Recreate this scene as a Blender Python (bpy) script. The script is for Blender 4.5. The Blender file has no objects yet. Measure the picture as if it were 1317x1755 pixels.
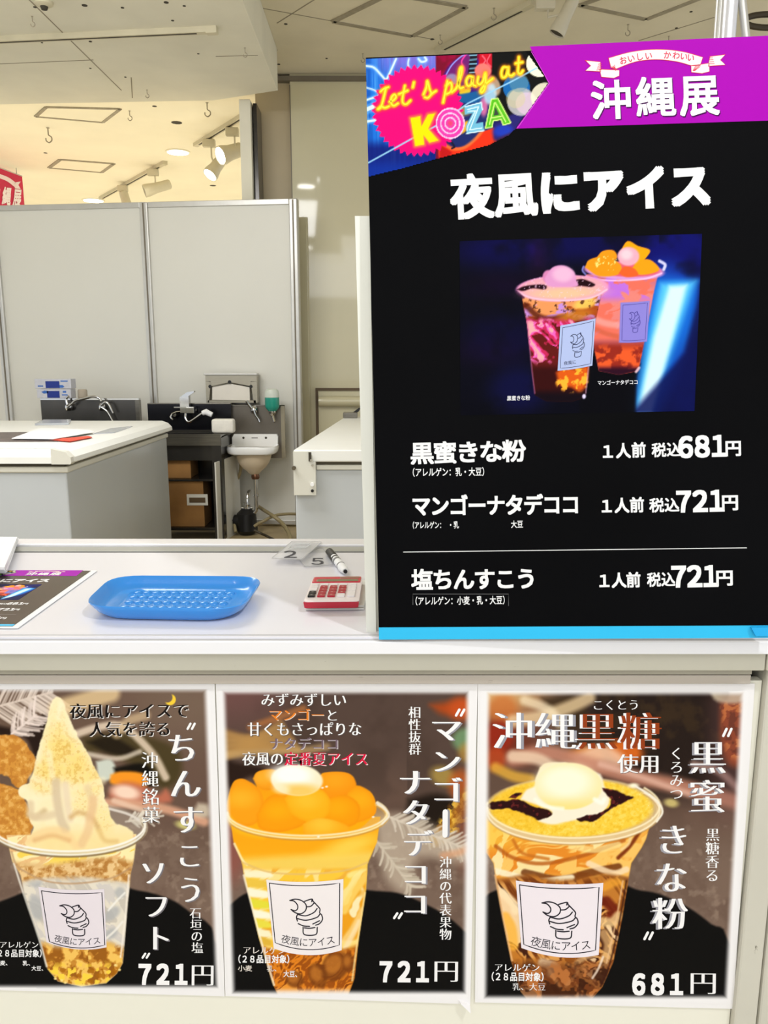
import bpy, bmesh, math, random
import numpy as np
from mathutils import Vector, Matrix
random.seed(7)
SC = bpy.context.scene
COL = SC.collection

# ---------------------------------------------------------------- camera
FPX, CX, CY = 1350.0, 658.5, 877.5          # focal length and centre in photo pixels
TH = math.atan(0.192)
CAM = np.array([0.0, 0.0, 1.35])
Fv = np.array([0, math.cos(TH), -math.sin(TH)])
Rv = np.array([1.0, 0, 0])
Uv = np.array([0, math.sin(TH), math.cos(TH)])
cd = bpy.data.cameras.new('camera')
cam = bpy.data.objects.new('camera', cd)
COL.objects.link(cam)
cam.location = CAM.tolist()
cam.rotation_euler = (math.pi / 2 - TH, 0, 0)
cd.sensor_fit = 'VERTICAL'
cd.sensor_height = 24.0
cd.lens = FPX / 1755.0 * 24.0
cd.clip_start = 0.02
cd.clip_end = 100
SC.camera = cam

# ---------------------------------------------------------------- world, exposure, large lights
W = bpy.data.worlds.new('world')
SC.world = W
W.use_nodes = True
W.node_tree.nodes['Background'].inputs[0].default_value = (0.905, 0.95, 1.0, 1)
W.node_tree.nodes['Background'].inputs[1].default_value = 0.9
SC.view_settings.view_transform = 'Standard'
SC.view_settings.look = 'None'
SC.view_settings.gamma = 1
SC.view_settings.use_curve_mapping = False
SC.view_settings.exposure = 0.25


def area(name, loc, tgt, size, power, col, size_y=None):
    l = bpy.data.lights.new(name, 'AREA')
    l.energy = power
    l.color = col
    l.shape = 'RECTANGLE'
    l.size = size
    l.size_y = size_y or size
    o = bpy.data.objects.new(name, l)
    COL.objects.link(o)
    o.location = loc
    d = Vector(tgt) - Vector(loc)
    o.rotation_euler = d.to_track_quat('-Z', 'Y').to_euler()
    return o


def spot(name, loc, tgt, power, col, radius=0.05, angle=120, blend=0.5):
    l = bpy.data.lights.new(name, 'SPOT')
    l.energy = power
    l.color = col
    l.shadow_soft_size = radius
    l.spot_size = math.radians(angle)
    l.spot_blend = blend
    o = bpy.data.objects.new(name, l)
    COL.objects.link(o)
    o.location = loc
    d = Vector(tgt) - Vector(loc)
    o.rotation_euler = d.to_track_quat('-Z', 'Y').to_euler()
    return o


# soft fills added above the photographer and the booth, lighting beyond the partition
area('hall_fill', (-0.5, -1.6, 3.5), (0, 0.9, 1.0), 2.6, 56, (0.97, 0.98, 1.0))  # soft fill standing in for the hall's ceiling lights, out of view
spot('counter_spotlight', (1.12, -0.46, 3.2), (0.0, 1.0, 1.0), 92, (0.95, 0.97, 1.0), 0.06, 75, 0.6)
area('booth_fill', (-1.7, 3.1, 3.24), (-1.6, 3.9, 0), 1.7, 105, (0.98, 0.985, 1.0))  # unseen area lamp added to light the booth from above
for k, (x, y) in enumerate(((-2.6, 8.6), (-3.6, 10.6), (-1.4, 10.2), (-5.0, 8.8))):
    spot('far_downlight_lamp', (x, y, 3.44), (x, y, 0), 190, (1, 0.96, 0.86), 0.08, 150, 0.6)

# ---------------------------------------------------------------- helpers: rays of the photograph, materials, meshes


def ray(x, y):
    return Fv * FPX + Rv * (x - CX) - Uv * (y - CY)


def onz(x, y, z):
    d = ray(x, y)
    return CAM + d * ((z - CAM[2]) / d[2])


def ony(x, y, Y):
    d = ray(x, y)
    return CAM + d * (Y / d[1])


def proj(P):
    d = P - CAM
    z = d @ Fv
    return CX + FPX * (d @ Rv) / z, CY - FPX * (d @ Uv) / z


def lin(c):
    c = np.asarray(c, float) / 255.0
    return np.where(c <= 0.04045, c / 12.92, ((c + 0.055) / 1.055) ** 2.4)


MATS = {}


def mat(name, rgb, rough=0.5, metal=0.0, noise=0.04, scale=8.0, bump=0.0, emit=0.0, trans=0.0, ior=1.45, coat=0.0,
        spec=0.5, alpha=1.0, stretch=None):
    if name in MATS:
        return MATS[name]
    m = bpy.data.materials.new(name)
    m.use_nodes = True
    nt = m.node_tree
    b = nt.nodes['Principled BSDF']
    c = lin(rgb)
    b.inputs['Roughness'].default_value = rough
    b.inputs['Metallic'].default_value = metal
    b.inputs['IOR'].default_value = ior
    b.inputs['Specular IOR Level'].default_value = spec
    b.inputs['Transmission Weight'].default_value = trans
    b.inputs['Coat Weight'].default_value = coat
    b.inputs['Coat Roughness'].default_value = 0.05
    b.inputs['Alpha'].default_value = alpha
    tc = nt.nodes.new('ShaderNodeTexCoord')
    mp = nt.nodes.new('ShaderNodeMapping')
    if stretch:
        mp.inputs['Scale'].default_value = stretch
    nz = nt.nodes.new('ShaderNodeTexNoise')
    nz.inputs['Scale'].default_value = scale
    nz.inputs['Detail'].default_value = 5
    nt.links.new(tc.outputs['Object'], mp.inputs['Vector'])
    nt.links.new(mp.outputs[0], nz.inputs['Vector'])
    cr = nt.nodes.new('ShaderNodeValToRGB')
    cr.color_ramp.elements[0].position = 0.3
    cr.color_ramp.elements[1].position = 0.7
    a = np.clip(c * (1 - noise * 2), 0, 1)
    bb = np.clip(c * (1 + noise), 0, 1)
    cr.color_ramp.elements[0].color = (*a, 1)
    cr.color_ramp.elements[1].color = (*bb, 1)
    nt.links.new(nz.outputs['Fac'], cr.inputs['Fac'])
    nt.links.new(cr.outputs['Color'], b.inputs['Base Color'])
    if bump:
        bp = nt.nodes.new('ShaderNodeBump')
        bp.inputs['Strength'].default_value = bump
        bp.inputs['Distance'].default_value = 0.01
        nt.links.new(nz.outputs['Fac'], bp.inputs['Height'])
        nt.links.new(bp.outputs[0], b.inputs['Normal'])
    if emit:
        b.inputs['Emission Color'].default_value = (*c, 1)
        b.inputs['Emission Strength'].default_value = emit
    MATS[name] = m
    return m


def worn(name, rgb, dark=(90, 80, 65), rough=0.4, scale=30, thr=0.70, stretch=(1, 1, 1)):
    """paint with small chips and scratches"""
    m = mat(name, rgb, rough, noise=0.03, scale=6)
    nt = m.node_tree
    b = nt.nodes['Principled BSDF']
    src = b.inputs['Base Color'].links[0].from_socket
    tc = nt.nodes.new('ShaderNodeTexCoord')
    mp = nt.nodes.new('ShaderNodeMapping')
    mp.inputs['Scale'].default_value = stretch
    nz = nt.nodes.new('ShaderNodeTexNoise')
    nz.inputs['Scale'].default_value = scale
    nz.inputs['Detail'].default_value = 8
    nz.inputs['Roughness'].default_value = 0.7
    cr = nt.nodes.new('ShaderNodeValToRGB')
    cr.color_ramp.elements[0].position = thr
    cr.color_ramp.elements[1].position = thr + 0.03
    mx = nt.nodes.new('ShaderNodeMixRGB')
    mx.inputs['Color2'].default_value = (*lin(dark), 1)
    nt.links.new(tc.outputs['Object'], mp.inputs['Vector'])
    nt.links.new(mp.outputs[0], nz.inputs['Vector'])
    nt.links.new(nz.outputs['Fac'], cr.inputs['Fac'])
    nt.links.new(cr.outputs['Color'], mx.inputs['Fac'])
    nt.links.new(src, mx.inputs['Color1'])
    nt.links.new(mx.outputs[0], b.inputs['Base Color'])
    return m


def print_mat(name, rough=0.35, spec=0.3):
    m = bpy.data.materials.new(name)
    m.use_nodes = True
    nt = m.node_tree
    b = nt.nodes['Principled BSDF']
    a = nt.nodes.new('ShaderNodeVertexColor')
    a.layer_name = 'ink'
    nt.links.new(a.outputs['Color'], b.inputs['Base Color'])
    b.inputs['Roughness'].default_value = rough
    b.inputs['Specular IOR Level'].default_value = spec
    return m


def link(name, me, m=None, parent=None, smooth=False):
    o = bpy.data.objects.new(name, me)
    COL.objects.link(o)
    if m is not None:
        for mm in (m if isinstance(m, (list, tuple)) else [m]):
            me.materials.append(mm)
    if parent is not None:
        o.parent = parent
    if smooth:
        me.polygons.foreach_set('use_smooth', [True] * len(me.polygons))
    return o


def tag(o, label=None, cat=None, group=None, kind=None):
    if label:
        o['label'] = label
    if cat:
        o['category'] = cat
    if group:
        o['group'] = group
    if kind:
        o['kind'] = kind
    return o


def empty(name, loc=(0, 0, 0), rot=(0, 0, 0), label=None, cat=None, group=None, kind=None):
    o = bpy.data.objects.new(name, None)
    COL.objects.link(o)
    o.location = loc
    o.rotation_euler = rot
    o.empty_display_size = 0.05
    return tag(o, label, cat, group, kind)


class B:
    """collects solids into one bmesh, built as ONE mesh object"""

    def __init__(s):
        s.bm = bmesh.new()

    def box(s, x0, x1, y0, y1, z0, z1, bevel=0.0, seg=2):
        r = bmesh.ops.create_cube(s.bm, size=1)
        vs = r['verts']
        for v in vs:
            v.co = Vector(((x0 + x1) / 2 + v.co.x * (x1 - x0), (y0 + y1) / 2 + v.co.y * (y1 - y0), (z0 + z1) / 2 + v.co.z * (z1 - z0)))
        if bevel > 0:
            es = list({e for v in vs for e in v.link_edges})
            bmesh.ops.bevel(s.bm, geom=es, offset=bevel, segments=seg, profile=0.5, affect='EDGES')
        return s

    def hull8(s, pts):
        """box from 8 corner points: bottom ring of 4 then top ring of 4"""
        v = [s.bm.verts.new(p) for p in pts]
        for f in ((3, 2, 1, 0), (4, 5, 6, 7), (0, 1, 5, 4), (1, 2, 6, 5), (2, 3, 7, 6), (3, 0, 4, 7)):
            s.bm.faces.new([v[i] for i in f])
        return s

    def prism(s, poly, axis, a, b):
        """extrude a 2-D polygon along an axis from a to b"""
        def P(p, t):
            if axis == 'x':
                return (t, p[0], p[1])
            if axis == 'y':
                return (p[0], t, p[1])
            return (p[0], p[1], t)
        v0 = [s.bm.verts.new(P(p, a)) for p in poly]
        v1 = [s.bm.verts.new(P(p, b)) for p in poly]
        n = len(poly)
        s.bm.faces.new(v0)
        s.bm.faces.new(v1[::-1])
        for i in range(n):
            j = (i + 1) % n
            s.bm.faces.new((v0[i], v1[i], v1[j], v0[j]))
        return s

    def rev(s, prof, c=(0, 0, 0), n=24, axis='z', sx=1, sy=1):
        """lathe a (radius, height) profile"""
        rings = []
        for r, h in prof:
            ring = []
            for k in range(n):
                t = 2 * math.pi * k / n
                a, b_ = r * math.cos(t) * sx, r * math.sin(t) * sy
                p = {'z': (a, b_, h), 'y': (a, h, b_), 'x': (h, a, b_)}[axis]
                ring.append(s.bm.verts.new((c[0] + p[0], c[1] + p[1], c[2] + p[2])))
            rings.append(ring)
        for a, b_ in zip(rings, rings[1:]):
            for k in range(n):
                j = (k + 1) % n
                s.bm.faces.new((a[k], a[j], b_[j], b_[k]))
        s.bm.faces.new(rings[0][::-1])
        s.bm.faces.new(rings[-1])
        return s

    def tube(s, pts, r, n=10, rs=None):
        pts = [Vector(p) for p in pts]
        rings = []
        up = Vector((0, 0, 1))
        prev = None
        for i, p in enumerate(pts):
            d = (pts[min(i + 1, len(pts) - 1)] - pts[max(i - 1, 0)]).normalized()
            if prev is None:
                a = d.cross(up)
                if a.length < 0.1:
                    a = d.cross(Vector((1, 0, 0)))
                a.normalize()
            else:
                a = (prev - d * prev.dot(d)).normalized()
            prev = a
            b_ = d.cross(a)
            rr = rs[i] if rs else r
            rings.append([s.bm.verts.new(p + a * math.cos(2 * math.pi * k / n) * rr + b_ * math.sin(2 * math.pi * k / n) * rr) for k in range(n)])
        for a, b_ in zip(rings, rings[1:]):
            for k in range(n):
                j = (k + 1) % n
                s.bm.faces.new((a[k], a[j], b_[j], b_[k]))
        s.bm.faces.new(rings[0][::-1])
        s.bm.faces.new(rings[-1])
        return s

    def build(s, name, m, parent=None, smooth=False):
        bmesh.ops.recalc_face_normals(s.bm, faces=s.bm.faces)
        me = bpy.data.meshes.new(name)
        s.bm.to_mesh(me)
        s.bm.free()
        o = link(name, me, m, parent)
        if smooth:
            me.polygons.foreach_set('use_smooth', [True] * len(me.polygons))
            try:
                me.set_sharp_from_angle(angle=math.radians(40))
            except Exception:
                pass
        return o


def smooth_path(pts, n=6):
    """Catmull-Rom through points"""
    P = [np.array(p, float) for p in pts]
    P = [2 * P[0] - P[1]] + P + [2 * P[-1] - P[-2]]
    out = []
    for i in range(1, len(P) - 2):
        for k in range(n):
            t = k / n
            out.append(0.5 * (2 * P[i] + (P[i + 1] - P[i - 1]) * t + (2 * P[i - 1] - 5 * P[i] + 4 * P[i + 1] - P[i + 2]) * t * t
                              + (3 * P[i] - P[i - 1] - 3 * P[i + 1] + P[i + 2]) * t ** 3))
    out.append(P[-2])
    return out


# ---------------------------------------------------------------- helpers: flat prints and lettering
class Plane:
    """a flat sheet: local x right, local z up, local -y towards the viewer"""

    def __init__(s, origin, M):
        s.o = np.array(origin, float)
        s.M = np.array(M, float)

    def px(s, x, y):
        """photo point -> sheet coordinates"""
        d = ray(x, y)
        n = s.M[:, 1]
        t = ((s.o - CAM) @ n) / (d @ n)
        q = CAM + d * t - s.o
        return q @ s.M[:, 0], q @ s.M[:, 2]

    def pxs(s, xy):
        xy = np.asarray(xy, float)
        d = Fv[None] * FPX + Rv[None] * (xy[:, :1] - CX) - Uv[None] * (xy[:, 1:] - CY)
        n = s.M[:, 1]
        t = ((s.o - CAM) @ n) / (d @ n)
        q = CAM + d * t[:, None] - s.o
        return q @ s.M[:, 0], q @ s.M[:, 2]

    def world(s, u, v):
        return s.o[None] + np.outer(u, s.M[:, 0]) + np.outer(v, s.M[:, 2])


def sheet_empty(name, pl, **k):
    e = empty(name, **k)
    m = Matrix.Identity(4)
    for i in range(3):
        for j in range(3):
            m[i][j] = pl.M[i, j]
        m[i][3] = pl.o[i]
    e.matrix_world = m
    return e


def flat_mesh(name, u, v, faces, layer, m, parent, off=0.0):
    me = bpy.data.meshes.new(name)
    n = len(u)
    co = np.zeros((n, 3), np.float32)
    co[:, 0] = u
    co[:, 1] = -layer - off
    co[:, 2] = v
    me.from_pydata(co.tolist(), [], faces)
    me.update()
    return link(name, me, m, parent)


def grid_print(name, pl, u0, u1, v0, v1, step, paint, layer, m, parent, clip=None):
    """a printed picture: dense flat grid with one ink colour per point, painted in photo coordinates"""
    nu = max(2, int(round((u1 - u0) / step)) + 1)
    nv = max(2, int(round((v1 - v0) / step)) + 1)
    U, V = np.meshgrid(np.linspace(u0, u1, nu), np.linspace(v0, v1, nv))
    Pw = pl.world(U.ravel(), V.ravel())
    x, y = proj(Pw)
    col = paint(x, y)
    ok = np.ones(len(x), bool) if clip is None else inside(clip, x, y)
    idx = np.arange(nu * nv).reshape(nv, nu)
    q = np.stack([idx[:-1, :-1], idx[:-1, 1:], idx[1:, 1:], idx[1:, :-1]], -1).reshape(-1, 4)
    q = q[ok[q].all(1)]
    me = bpy.data.meshes.new(name)
    me.vertices.add(nu * nv)
    co = np.zeros((nu * nv, 3), np.float32)
    co[:, 0] = U.ravel()
    co[:, 1] = -layer
    co[:, 2] = V.ravel()
    me.vertices.foreach_set('co', co.ravel())
    me.loops.add(q.size)
    me.loops.foreach_set('vertex_index', q.ravel().astype(np.int32))
    me.polygons.add(len(q))
    me.polygons.foreach_set('loop_start', (np.arange(len(q)) * 4).astype(np.int32))
    me.update(calc_edges=True)
    at = me.color_attributes.new('ink', 'FLOAT_COLOR', 'POINT')
    rgba = np.ones((nu * nv, 4), np.float32)
    rgba[:, :3] = lin(np.clip(col, 0, 255))
    at.data.foreach_set('color', rgba.ravel())
    return link(name, me, m, parent)


def noise(x, y, scale, seed=0):
    r = np.random.RandomState(seed)
    T = r.rand(257, 257)
    X, Y = np.asarray(x) / scale + 500.37, np.asarray(y) / scale + 500.71
    xi, yi = np.floor(X).astype(int), np.floor(Y).astype(int)
    fx, fy = X - xi, Y - yi
    fx, fy = fx * fx * (3 - 2 * fx), fy * fy * (3 - 2 * fy)
    a, b_ = xi % 256, yi % 256
    return (T[b_, a] * (1 - fx) + T[b_, a + 1] * fx) * (1 - fy) + (T[b_ + 1, a] * (1 - fx) + T[b_ + 1, a + 1] * fx) * fy


def fbm(x, y, scale, seed=0, o=4):
    s = 0
    a = 0.5
    for k in range(o):
        s = s + a * noise(x, y, scale / 2 ** k, seed + k)
        a *= 0.5
    return s / (1 - 0.5 ** o)


def inside(poly, x, y):
    poly = np.asarray(poly, float)
    r = np.zeros(len(x), bool)
    j = len(poly) - 1
    for i in range(len(poly)):
        xi, yi = poly[i]
        xj, yj = poly[j]
        if yi != yj:
            c = ((yi > y) != (yj > y)) & (x < (xj - xi) * (y - yi) / (yj - yi) + xi)
            r ^= c
        j = i
    return r


def dseg(x, y, pts, closed=False):
    d = np.full(len(x), 1e9)
    P = list(pts) + ([pts[0]] if closed else [])
    for (ax, ay), (bx, by) in zip(P, P[1:]):
        vx, vy = bx - ax, by - ay
        L = vx * vx + vy * vy + 1e-9
        t = np.clip(((x - ax) * vx + (y - ay) * vy) / L, 0, 1)
        d = np.minimum(d, np.hypot(x - ax - t * vx, y - ay - t * vy))
    return d


def sm(e0, e1, v):
    t = np.clip((v - e0) / (e1 - e0 + 1e-9), 0, 1)
    return t * t * (3 - 2 * t)


class Ink:
    """painter working on flat arrays of photo coordinates"""

    def __init__(s, x, y, base):
        s.x, s.y = x, y
        s.c = np.tile(np.asarray(base, float), (len(x), 1))

    def mix(s, k, col):
        k = np.asarray(k)[:, None]
        s.c = s.c * (1 - k) + np.asarray(col, float) * k

    def mpoly(s, pts, soft=1.5, curve=True, wob=0, seed=3):
        if curve:
            pts = pts + [pts[0]]
            pts = [tuple(p) for p in smooth_path(pts, 4)][:-1]
        x, y = s.x, s.y
        if wob:
            x = x + (fbm(x, y, 9, seed) - 0.5) * wob
            y = y + (fbm(s.x, y, 9, seed + 9) - 0.5) * wob
        d = dseg(x, y, pts, True)
        sd = np.where(inside(pts, x, y), -d, d)
        return 1 - sm(-soft, soft, sd)

    def poly(s, pts, col, soft=1.5, a=1.0, curve=True, wob=0, seed=3):
        k = s.mpoly(pts, soft, curve, wob, seed) * a
        s.mix(k, col)
        return k

    def mell(s, cx, cy, rx, ry, ang=0, soft=1.5):
        t = math.radians(ang)
        X = (s.x - cx) * math.cos(t) + (s.y - cy) * math.sin(t)
        Y = -(s.x - cx) * math.sin(t) + (s.y - cy) * math.cos(t)
        q = np.hypot(X / rx, Y / ry)
        d = (q - 1) * min(rx, ry)
        return 1 - sm(-soft, soft, d)

    def ell(s, cx, cy, rx, ry, col, ang=0, soft=1.5, a=1.0):
        k = s.mell(cx, cy, rx, ry, ang, soft) * a
        s.mix(k, col)
        return k

    def line(s, pts, w, col, soft=1.2, a=1.0, curve=True, m=None):
        if curve and len(pts) > 2:
            pts = smooth_path(pts, 5)
        d = dseg(s.x, s.y, pts)
        k = (1 - sm(w / 2 - soft / 2, w / 2 + soft, d)) * a
        if m is not None:
            k = k * m
        s.mix(k, col)
        return k


# lettering -------------------------------------------------------
GLYPH = {}


def load_glyphs(chars, thin=0.0):
    tmp = []
    for ch in sorted(set(chars)):
        if (ch, thin) in GLYPH or ch in ' \u3000':
            continue
        c = bpy.data.curves.new('glyph', 'FONT')
        c.body = ch
        c.resolution_u = 3
        c.offset = thin
        o = bpy.data.objects.new('glyph', c)
        COL.objects.link(o)
        tmp.append((ch, o, c))
    bpy.context.view_layer.update()
    dg = bpy.context.evaluated_depsgraph_get()
    for ch, o, c in tmp:
        me = bpy.data.meshes.new_from_object(o.evaluated_get(dg))
        n = len(me.vertices)
        co = np.zeros(n * 3)
        me.vertices.foreach_get('co', co)
        co = co.reshape(-1, 3)[:, :2]
        GLYPH[(ch, thin)] = (co, [list(p.vertices) for p in me.polygons])
        bpy.data.meshes.remove(me)
    for ch, o, c in tmp:
        bpy.data.objects.remove(o)
        bpy.data.curves.remove(c)


HALF = {'1': '１', '2': '２', '5': '５', '6': '６', '7': '７', '8': '８', '(': '（', ')': '）', ':': '：'}
INKS = {}


def ink(rgb, rough=0.45):
    k = (tuple(rgb), rough)
    if k not in INKS:
        INKS[k] = mat('ink_%d_%d_%d' % tuple(rgb), rgb, rough, noise=0.01, spec=0.1)
    return INKS[k]


def glyph_cells(cells, bold, style):
    """cells: (char, cx, cy, w, h, (ux, uy)) in photo pixels -> px points and faces"""
    P, Fc, Of = [], [], []
    n0 = 0
    for ch, cx, cy, w, h, (ux, uy) in cells:
        if ch in ' \u3000':
            continue
        thin = -0.017 if style == 'mincho' else 0.0
        bold_ = bold * 1.45 if style == 'mincho' else bold
        co, fs = GLYPH[(ch, thin)]
        if style == 'mincho':
            sh = [(dx, 0) for dx in (-bold_, -bold_ / 2, 0, bold_ / 2, bold_)]
        elif bold > 0.02:
            sh = [(i * bold * 0.92, j * bold * 0.92) for i in (-1, 0, 1) for j in (-1, 0, 1)]
        elif bold > 0:
            sh = [(bold, bold), (-bold, bold), (bold, -bold), (-bold, -bold)]
        else:
            sh = [(0, 0)]
        for si, (dx, dy) in enumerate(sh):
            gx = (co[:, 0] + dx - 0.5) * w
            gy = (co[:, 1] + dy - 0.38) * h
            # (ux,uy): unit direction of the line of writing; up is perpendicular
            X = cx + gx * ux + gy * uy
            Y = cy + gx * uy - gy * ux
            P.append(np.stack([X, Y], 1))
            Of.append(np.full(len(X), si * 7e-6))
            Fc += [[i + n0 for i in f] for f in fs]
            n0 += len(co)
    return np.concatenate(P), Fc, np.concatenate(Of)


def write(pl, parent, text, a, b_, h, rgb, bold=0.0, style='sans', vert=False, layer=0.0004, wf=1.0, hf=1.0, name='lettering',
          shadow=None, label=None, upright=False):
    """a run of characters between two photo points a..b (outer ends of the first and last cell)"""
    text = ''.join(HALF.get(c, c) for c in text)
    n = len(text)
    dx, dy = b_[0] - a[0], b_[1] - a[1]
    L = math.hypot(dx, dy)
    p = L / n
    cells = []
    for i, ch in enumerate(text):
        t = (i + 0.5) / n
        cx, cy = a[0] + dx * t, a[1] + dy * t
        if vert:
            cells.append((ch, cx, cy, h * wf, p * hf, (1, 0)))
        else:
            u = (1, 0) if upright else (dx / L, dy / L)
            cells.append((ch, cx, cy, p * wf, h, u))
    return cells_out(pl, parent, cells, rgb, bold, style, layer, name, shadow, label)


def cells_out(pl, parent, cells, rgb, bold=0.0, style='sans', layer=0.0004, name='lettering', shadow=None, label=None):
    P, Fc, Of = glyph_cells(cells, bold, style)
    if shadow:
        (sx, sy), scol = shadow
        u, v = pl.pxs(P + np.array([sx, sy]))
        flat_mesh('letter_shadow', u, v, Fc, layer - 0.00009, ink(scol), parent, Of)
    u, v = pl.pxs(P)
    o = flat_mesh(name, u, v, Fc, layer, ink(rgb), parent, Of)
    if label:
        o['label'] = label
    return o


def ribbon(paths, w, curve=True):
    """strokes with round ends, in px"""
    P, Fc, Of = [], [], []
    nl = 0
    for pts in paths:
        if curve and len(pts) > 2:
            pts = smooth_path(pts, 5)
        pts = [np.array(p, float) for p in pts]
        n0 = len(P)
        for i, p in enumerate(pts):
            d = pts[min(i + 1, len(pts) - 1)] - pts[max(i - 1, 0)]
            d = d / (np.hypot(*d) + 1e-9)
            q = np.array([-d[1], d[0]]) * w / 2
            P += [p + q, p - q]
            Of += [nl * 3e-6] * 2
            if i:
                k = n0 + 2 * i
                Fc.append([k - 2, k - 1, k + 1, k])
        for p in (pts[0], pts[-1]):
            k = len(P)
            P += [p + np.array([math.cos(t * math.pi / 4), math.sin(t * math.pi / 4)]) * w / 2 for t in range(8)]
            nl += 1
            Of += [nl * 3e-6] * 8
            Fc.append(list(range(k, k + 8)))
        nl = (nl + 1) % 24
    return np.array(P), Fc, np.array(Of)


def strokes(pl, parent, paths, w, rgb, layer=0.0004, name='line', curve=True):
    P, Fc, Of = ribbon(paths, w, curve)
    u, v = pl.pxs(P)
    return flat_mesh(name, u, v, Fc, layer, ink(rgb), parent, Of)


def polys(pl, parent, plist, rgb, layer=0.0003, name='shape'):
    P, Fc = [], []
    for pts in plist:
        k = len(P)
        P += [tuple(p) for p in pts]
        Fc.append(list(range(k, k + len(pts))))
    u, v = pl.pxs(np.array(P, float))
    return flat_mesh(name, u, v, Fc, layer, ink(rgb), parent)


load_glyphs('ゲ品目対象、夜風にアイス沖縄展おいしいかわいい黒蜜きな粉マンゴーナタデココ塩ちんすこう１２５６７８（）：レル乳・大豆小麦人前税込円ソフト。、品目対象')
load_glyphs('夜風にアイスで人気を誇るちんすこう沖縄銘菓ソフト石垣の塩円アレルゲン品目対象小麦、乳大豆みずみずしいマンゴーと甘くもさっぱりなナタデココ'
            '定番夏相性抜群の代表果物くとう黒糖使用ろみつ蜜き粉香（）１２６７８', -0.017)

# ================================================================ THE SETTING
M_ceil = mat('ceiling_paint', (226, 216, 190), 0.9, noise=0.03, scale=3)
M_soff = mat('soffit_paint', (230, 225, 206), 0.9, noise=0.03, scale=3)
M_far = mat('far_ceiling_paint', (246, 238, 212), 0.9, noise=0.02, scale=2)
M_line = mat('joint_grey', (150, 140, 118), 0.8)
M_hatch = mat('hatch_frame_paint', (160, 150, 128), 0.6, noise=0.1, scale=20)
M_track = mat('track_plastic', (205, 196, 168), 0.5)
M_slot = mat('dark_slot', (60, 54, 42), 0.8)
M_pillar = mat('glossy_wall_panel', (206, 198, 164), 0.45, noise=0.03, scale=1.2, coat=1.0)
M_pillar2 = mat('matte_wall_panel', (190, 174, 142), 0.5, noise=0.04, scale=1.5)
M_floor = mat('floor_vinyl', (172, 152, 112), 0.45, noise=0.12, scale=2.5)
M_farfloor = M_floor
M_part = mat('partition_laminate', (221, 219, 209), 0.4, noise=0.015, scale=1.0)
M_alu = mat('aluminium', (200, 198, 192), 0.35, 0.55, noise=0.03, scale=12)
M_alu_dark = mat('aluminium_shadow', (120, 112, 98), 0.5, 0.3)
M_white = mat('white_laminate', (230, 229, 236), 0.25, noise=0.008, scale=3)
M_glow = mat('lamp_glow', (255, 250, 235), 0.5, emit=9.0)
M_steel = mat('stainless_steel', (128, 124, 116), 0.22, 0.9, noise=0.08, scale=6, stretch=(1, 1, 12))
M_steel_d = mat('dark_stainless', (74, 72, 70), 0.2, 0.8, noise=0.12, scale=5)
M_chrome = mat('chrome', (205, 205, 205), 0.08, 1.0, noise=0.02)
M_black = mat('black_plastic', (18, 17, 17), 0.4)

ZC, ZS, ZF = 3.58, 3.30, 3.50
XS = -0.78                                  # side edge of the soffit
b = B().box(-10, 6, -5, 14, -0.06, 0.0)
tag(b.build('floor', mat('hall_floor_tile', (226, 218, 200), 0.35, noise=0.03, scale=2)), 'pale hall floor around the booth', 'floor', kind='structure')
b = B().box(-3.6, 1.4, 2.2, 6.7, -0.02, 0.003)
floor = tag(b.build('floor_booth', M_floor), 'worn brown-beige vinyl floor behind the sales counter', 'floor', kind='structure')

b = B().box(XS + 0.001, 5, -3, 8.2, ZC, ZC + 0.1)
b.box(-1.3, XS + 0.001, 6.3, 8.2, ZC, ZC + 0.1)
ceil = tag(b.build('ceiling', M_ceil), 'beige boarded ceiling above the menu board', 'ceiling', kind='structure')
sl = onz(-60, 186, ZS)
sr = onz(475, 155, ZS)
b = B()
b.prism([(-7.5, -3), (XS, -3), (XS, sr[1]), (-1.3, onz(415, 172, ZS)[1]), (-7.5, sl[1] + 0.15)], 'z', ZS, ZC + 0.1)
soffit = tag(b.build('ceiling_soffit', M_soff), 'lowered pale ceiling soffit over the left half of the booth', 'ceiling', kind='structure')
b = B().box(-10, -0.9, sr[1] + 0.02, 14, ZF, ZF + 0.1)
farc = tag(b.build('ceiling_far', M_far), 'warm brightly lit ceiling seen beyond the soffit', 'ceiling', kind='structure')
b = B().box(-10, 3, 13.9, 14, 0, ZF)
tag(b.build('wall_far', M_far), 'distant cream wall beyond the booth partition', 'wall', kind='structure')


def bar(b, p, q, w, t, up=(0, 0, 1)):
    """flat bar of width w and thickness t from p to q"""
    p, q, up = Vector(p), Vector(q), Vector(up)
    d = (q - p).normalized()
    s = d.cross(up).normalized() * w / 2
    u = up.normalized() * t
    b.hull8([p - s, p + s, q + s, q - s, p - s + u, p + s + u, q + s + u, q - s + u])
    return b


# ceiling joints, holes, hooks
def joints(parent, z, lines, w=0.006):
    for (a, c) in lines:
        b = bar(B(), onz(*a, z - 0.0015), onz(*c, z - 0.0015), w, 0.003)
        b.build('board_joint', M_line, parent)


joints(soffit, ZS, [((42, -8), (208, 155)), ((-5, 110), (160, 103)), ((370, 97), (442, 95)), ((225, 133), (227, 168))], 0.007)
joints(ceil, ZC, [((420, 9), (573, 37)), ((700, 60), (745, 68)), ((1095, 70), (1225, 30)), ((545, -4), (475, 40))], 0.008)


def holes(parent, z, pts):
    for x, y, r in pts:
        p = onz(x, y, z)
        B().rev([(r, -0.002), (r, 0.001)], p, 10).build('fixing_hole', M_slot, parent)


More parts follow.
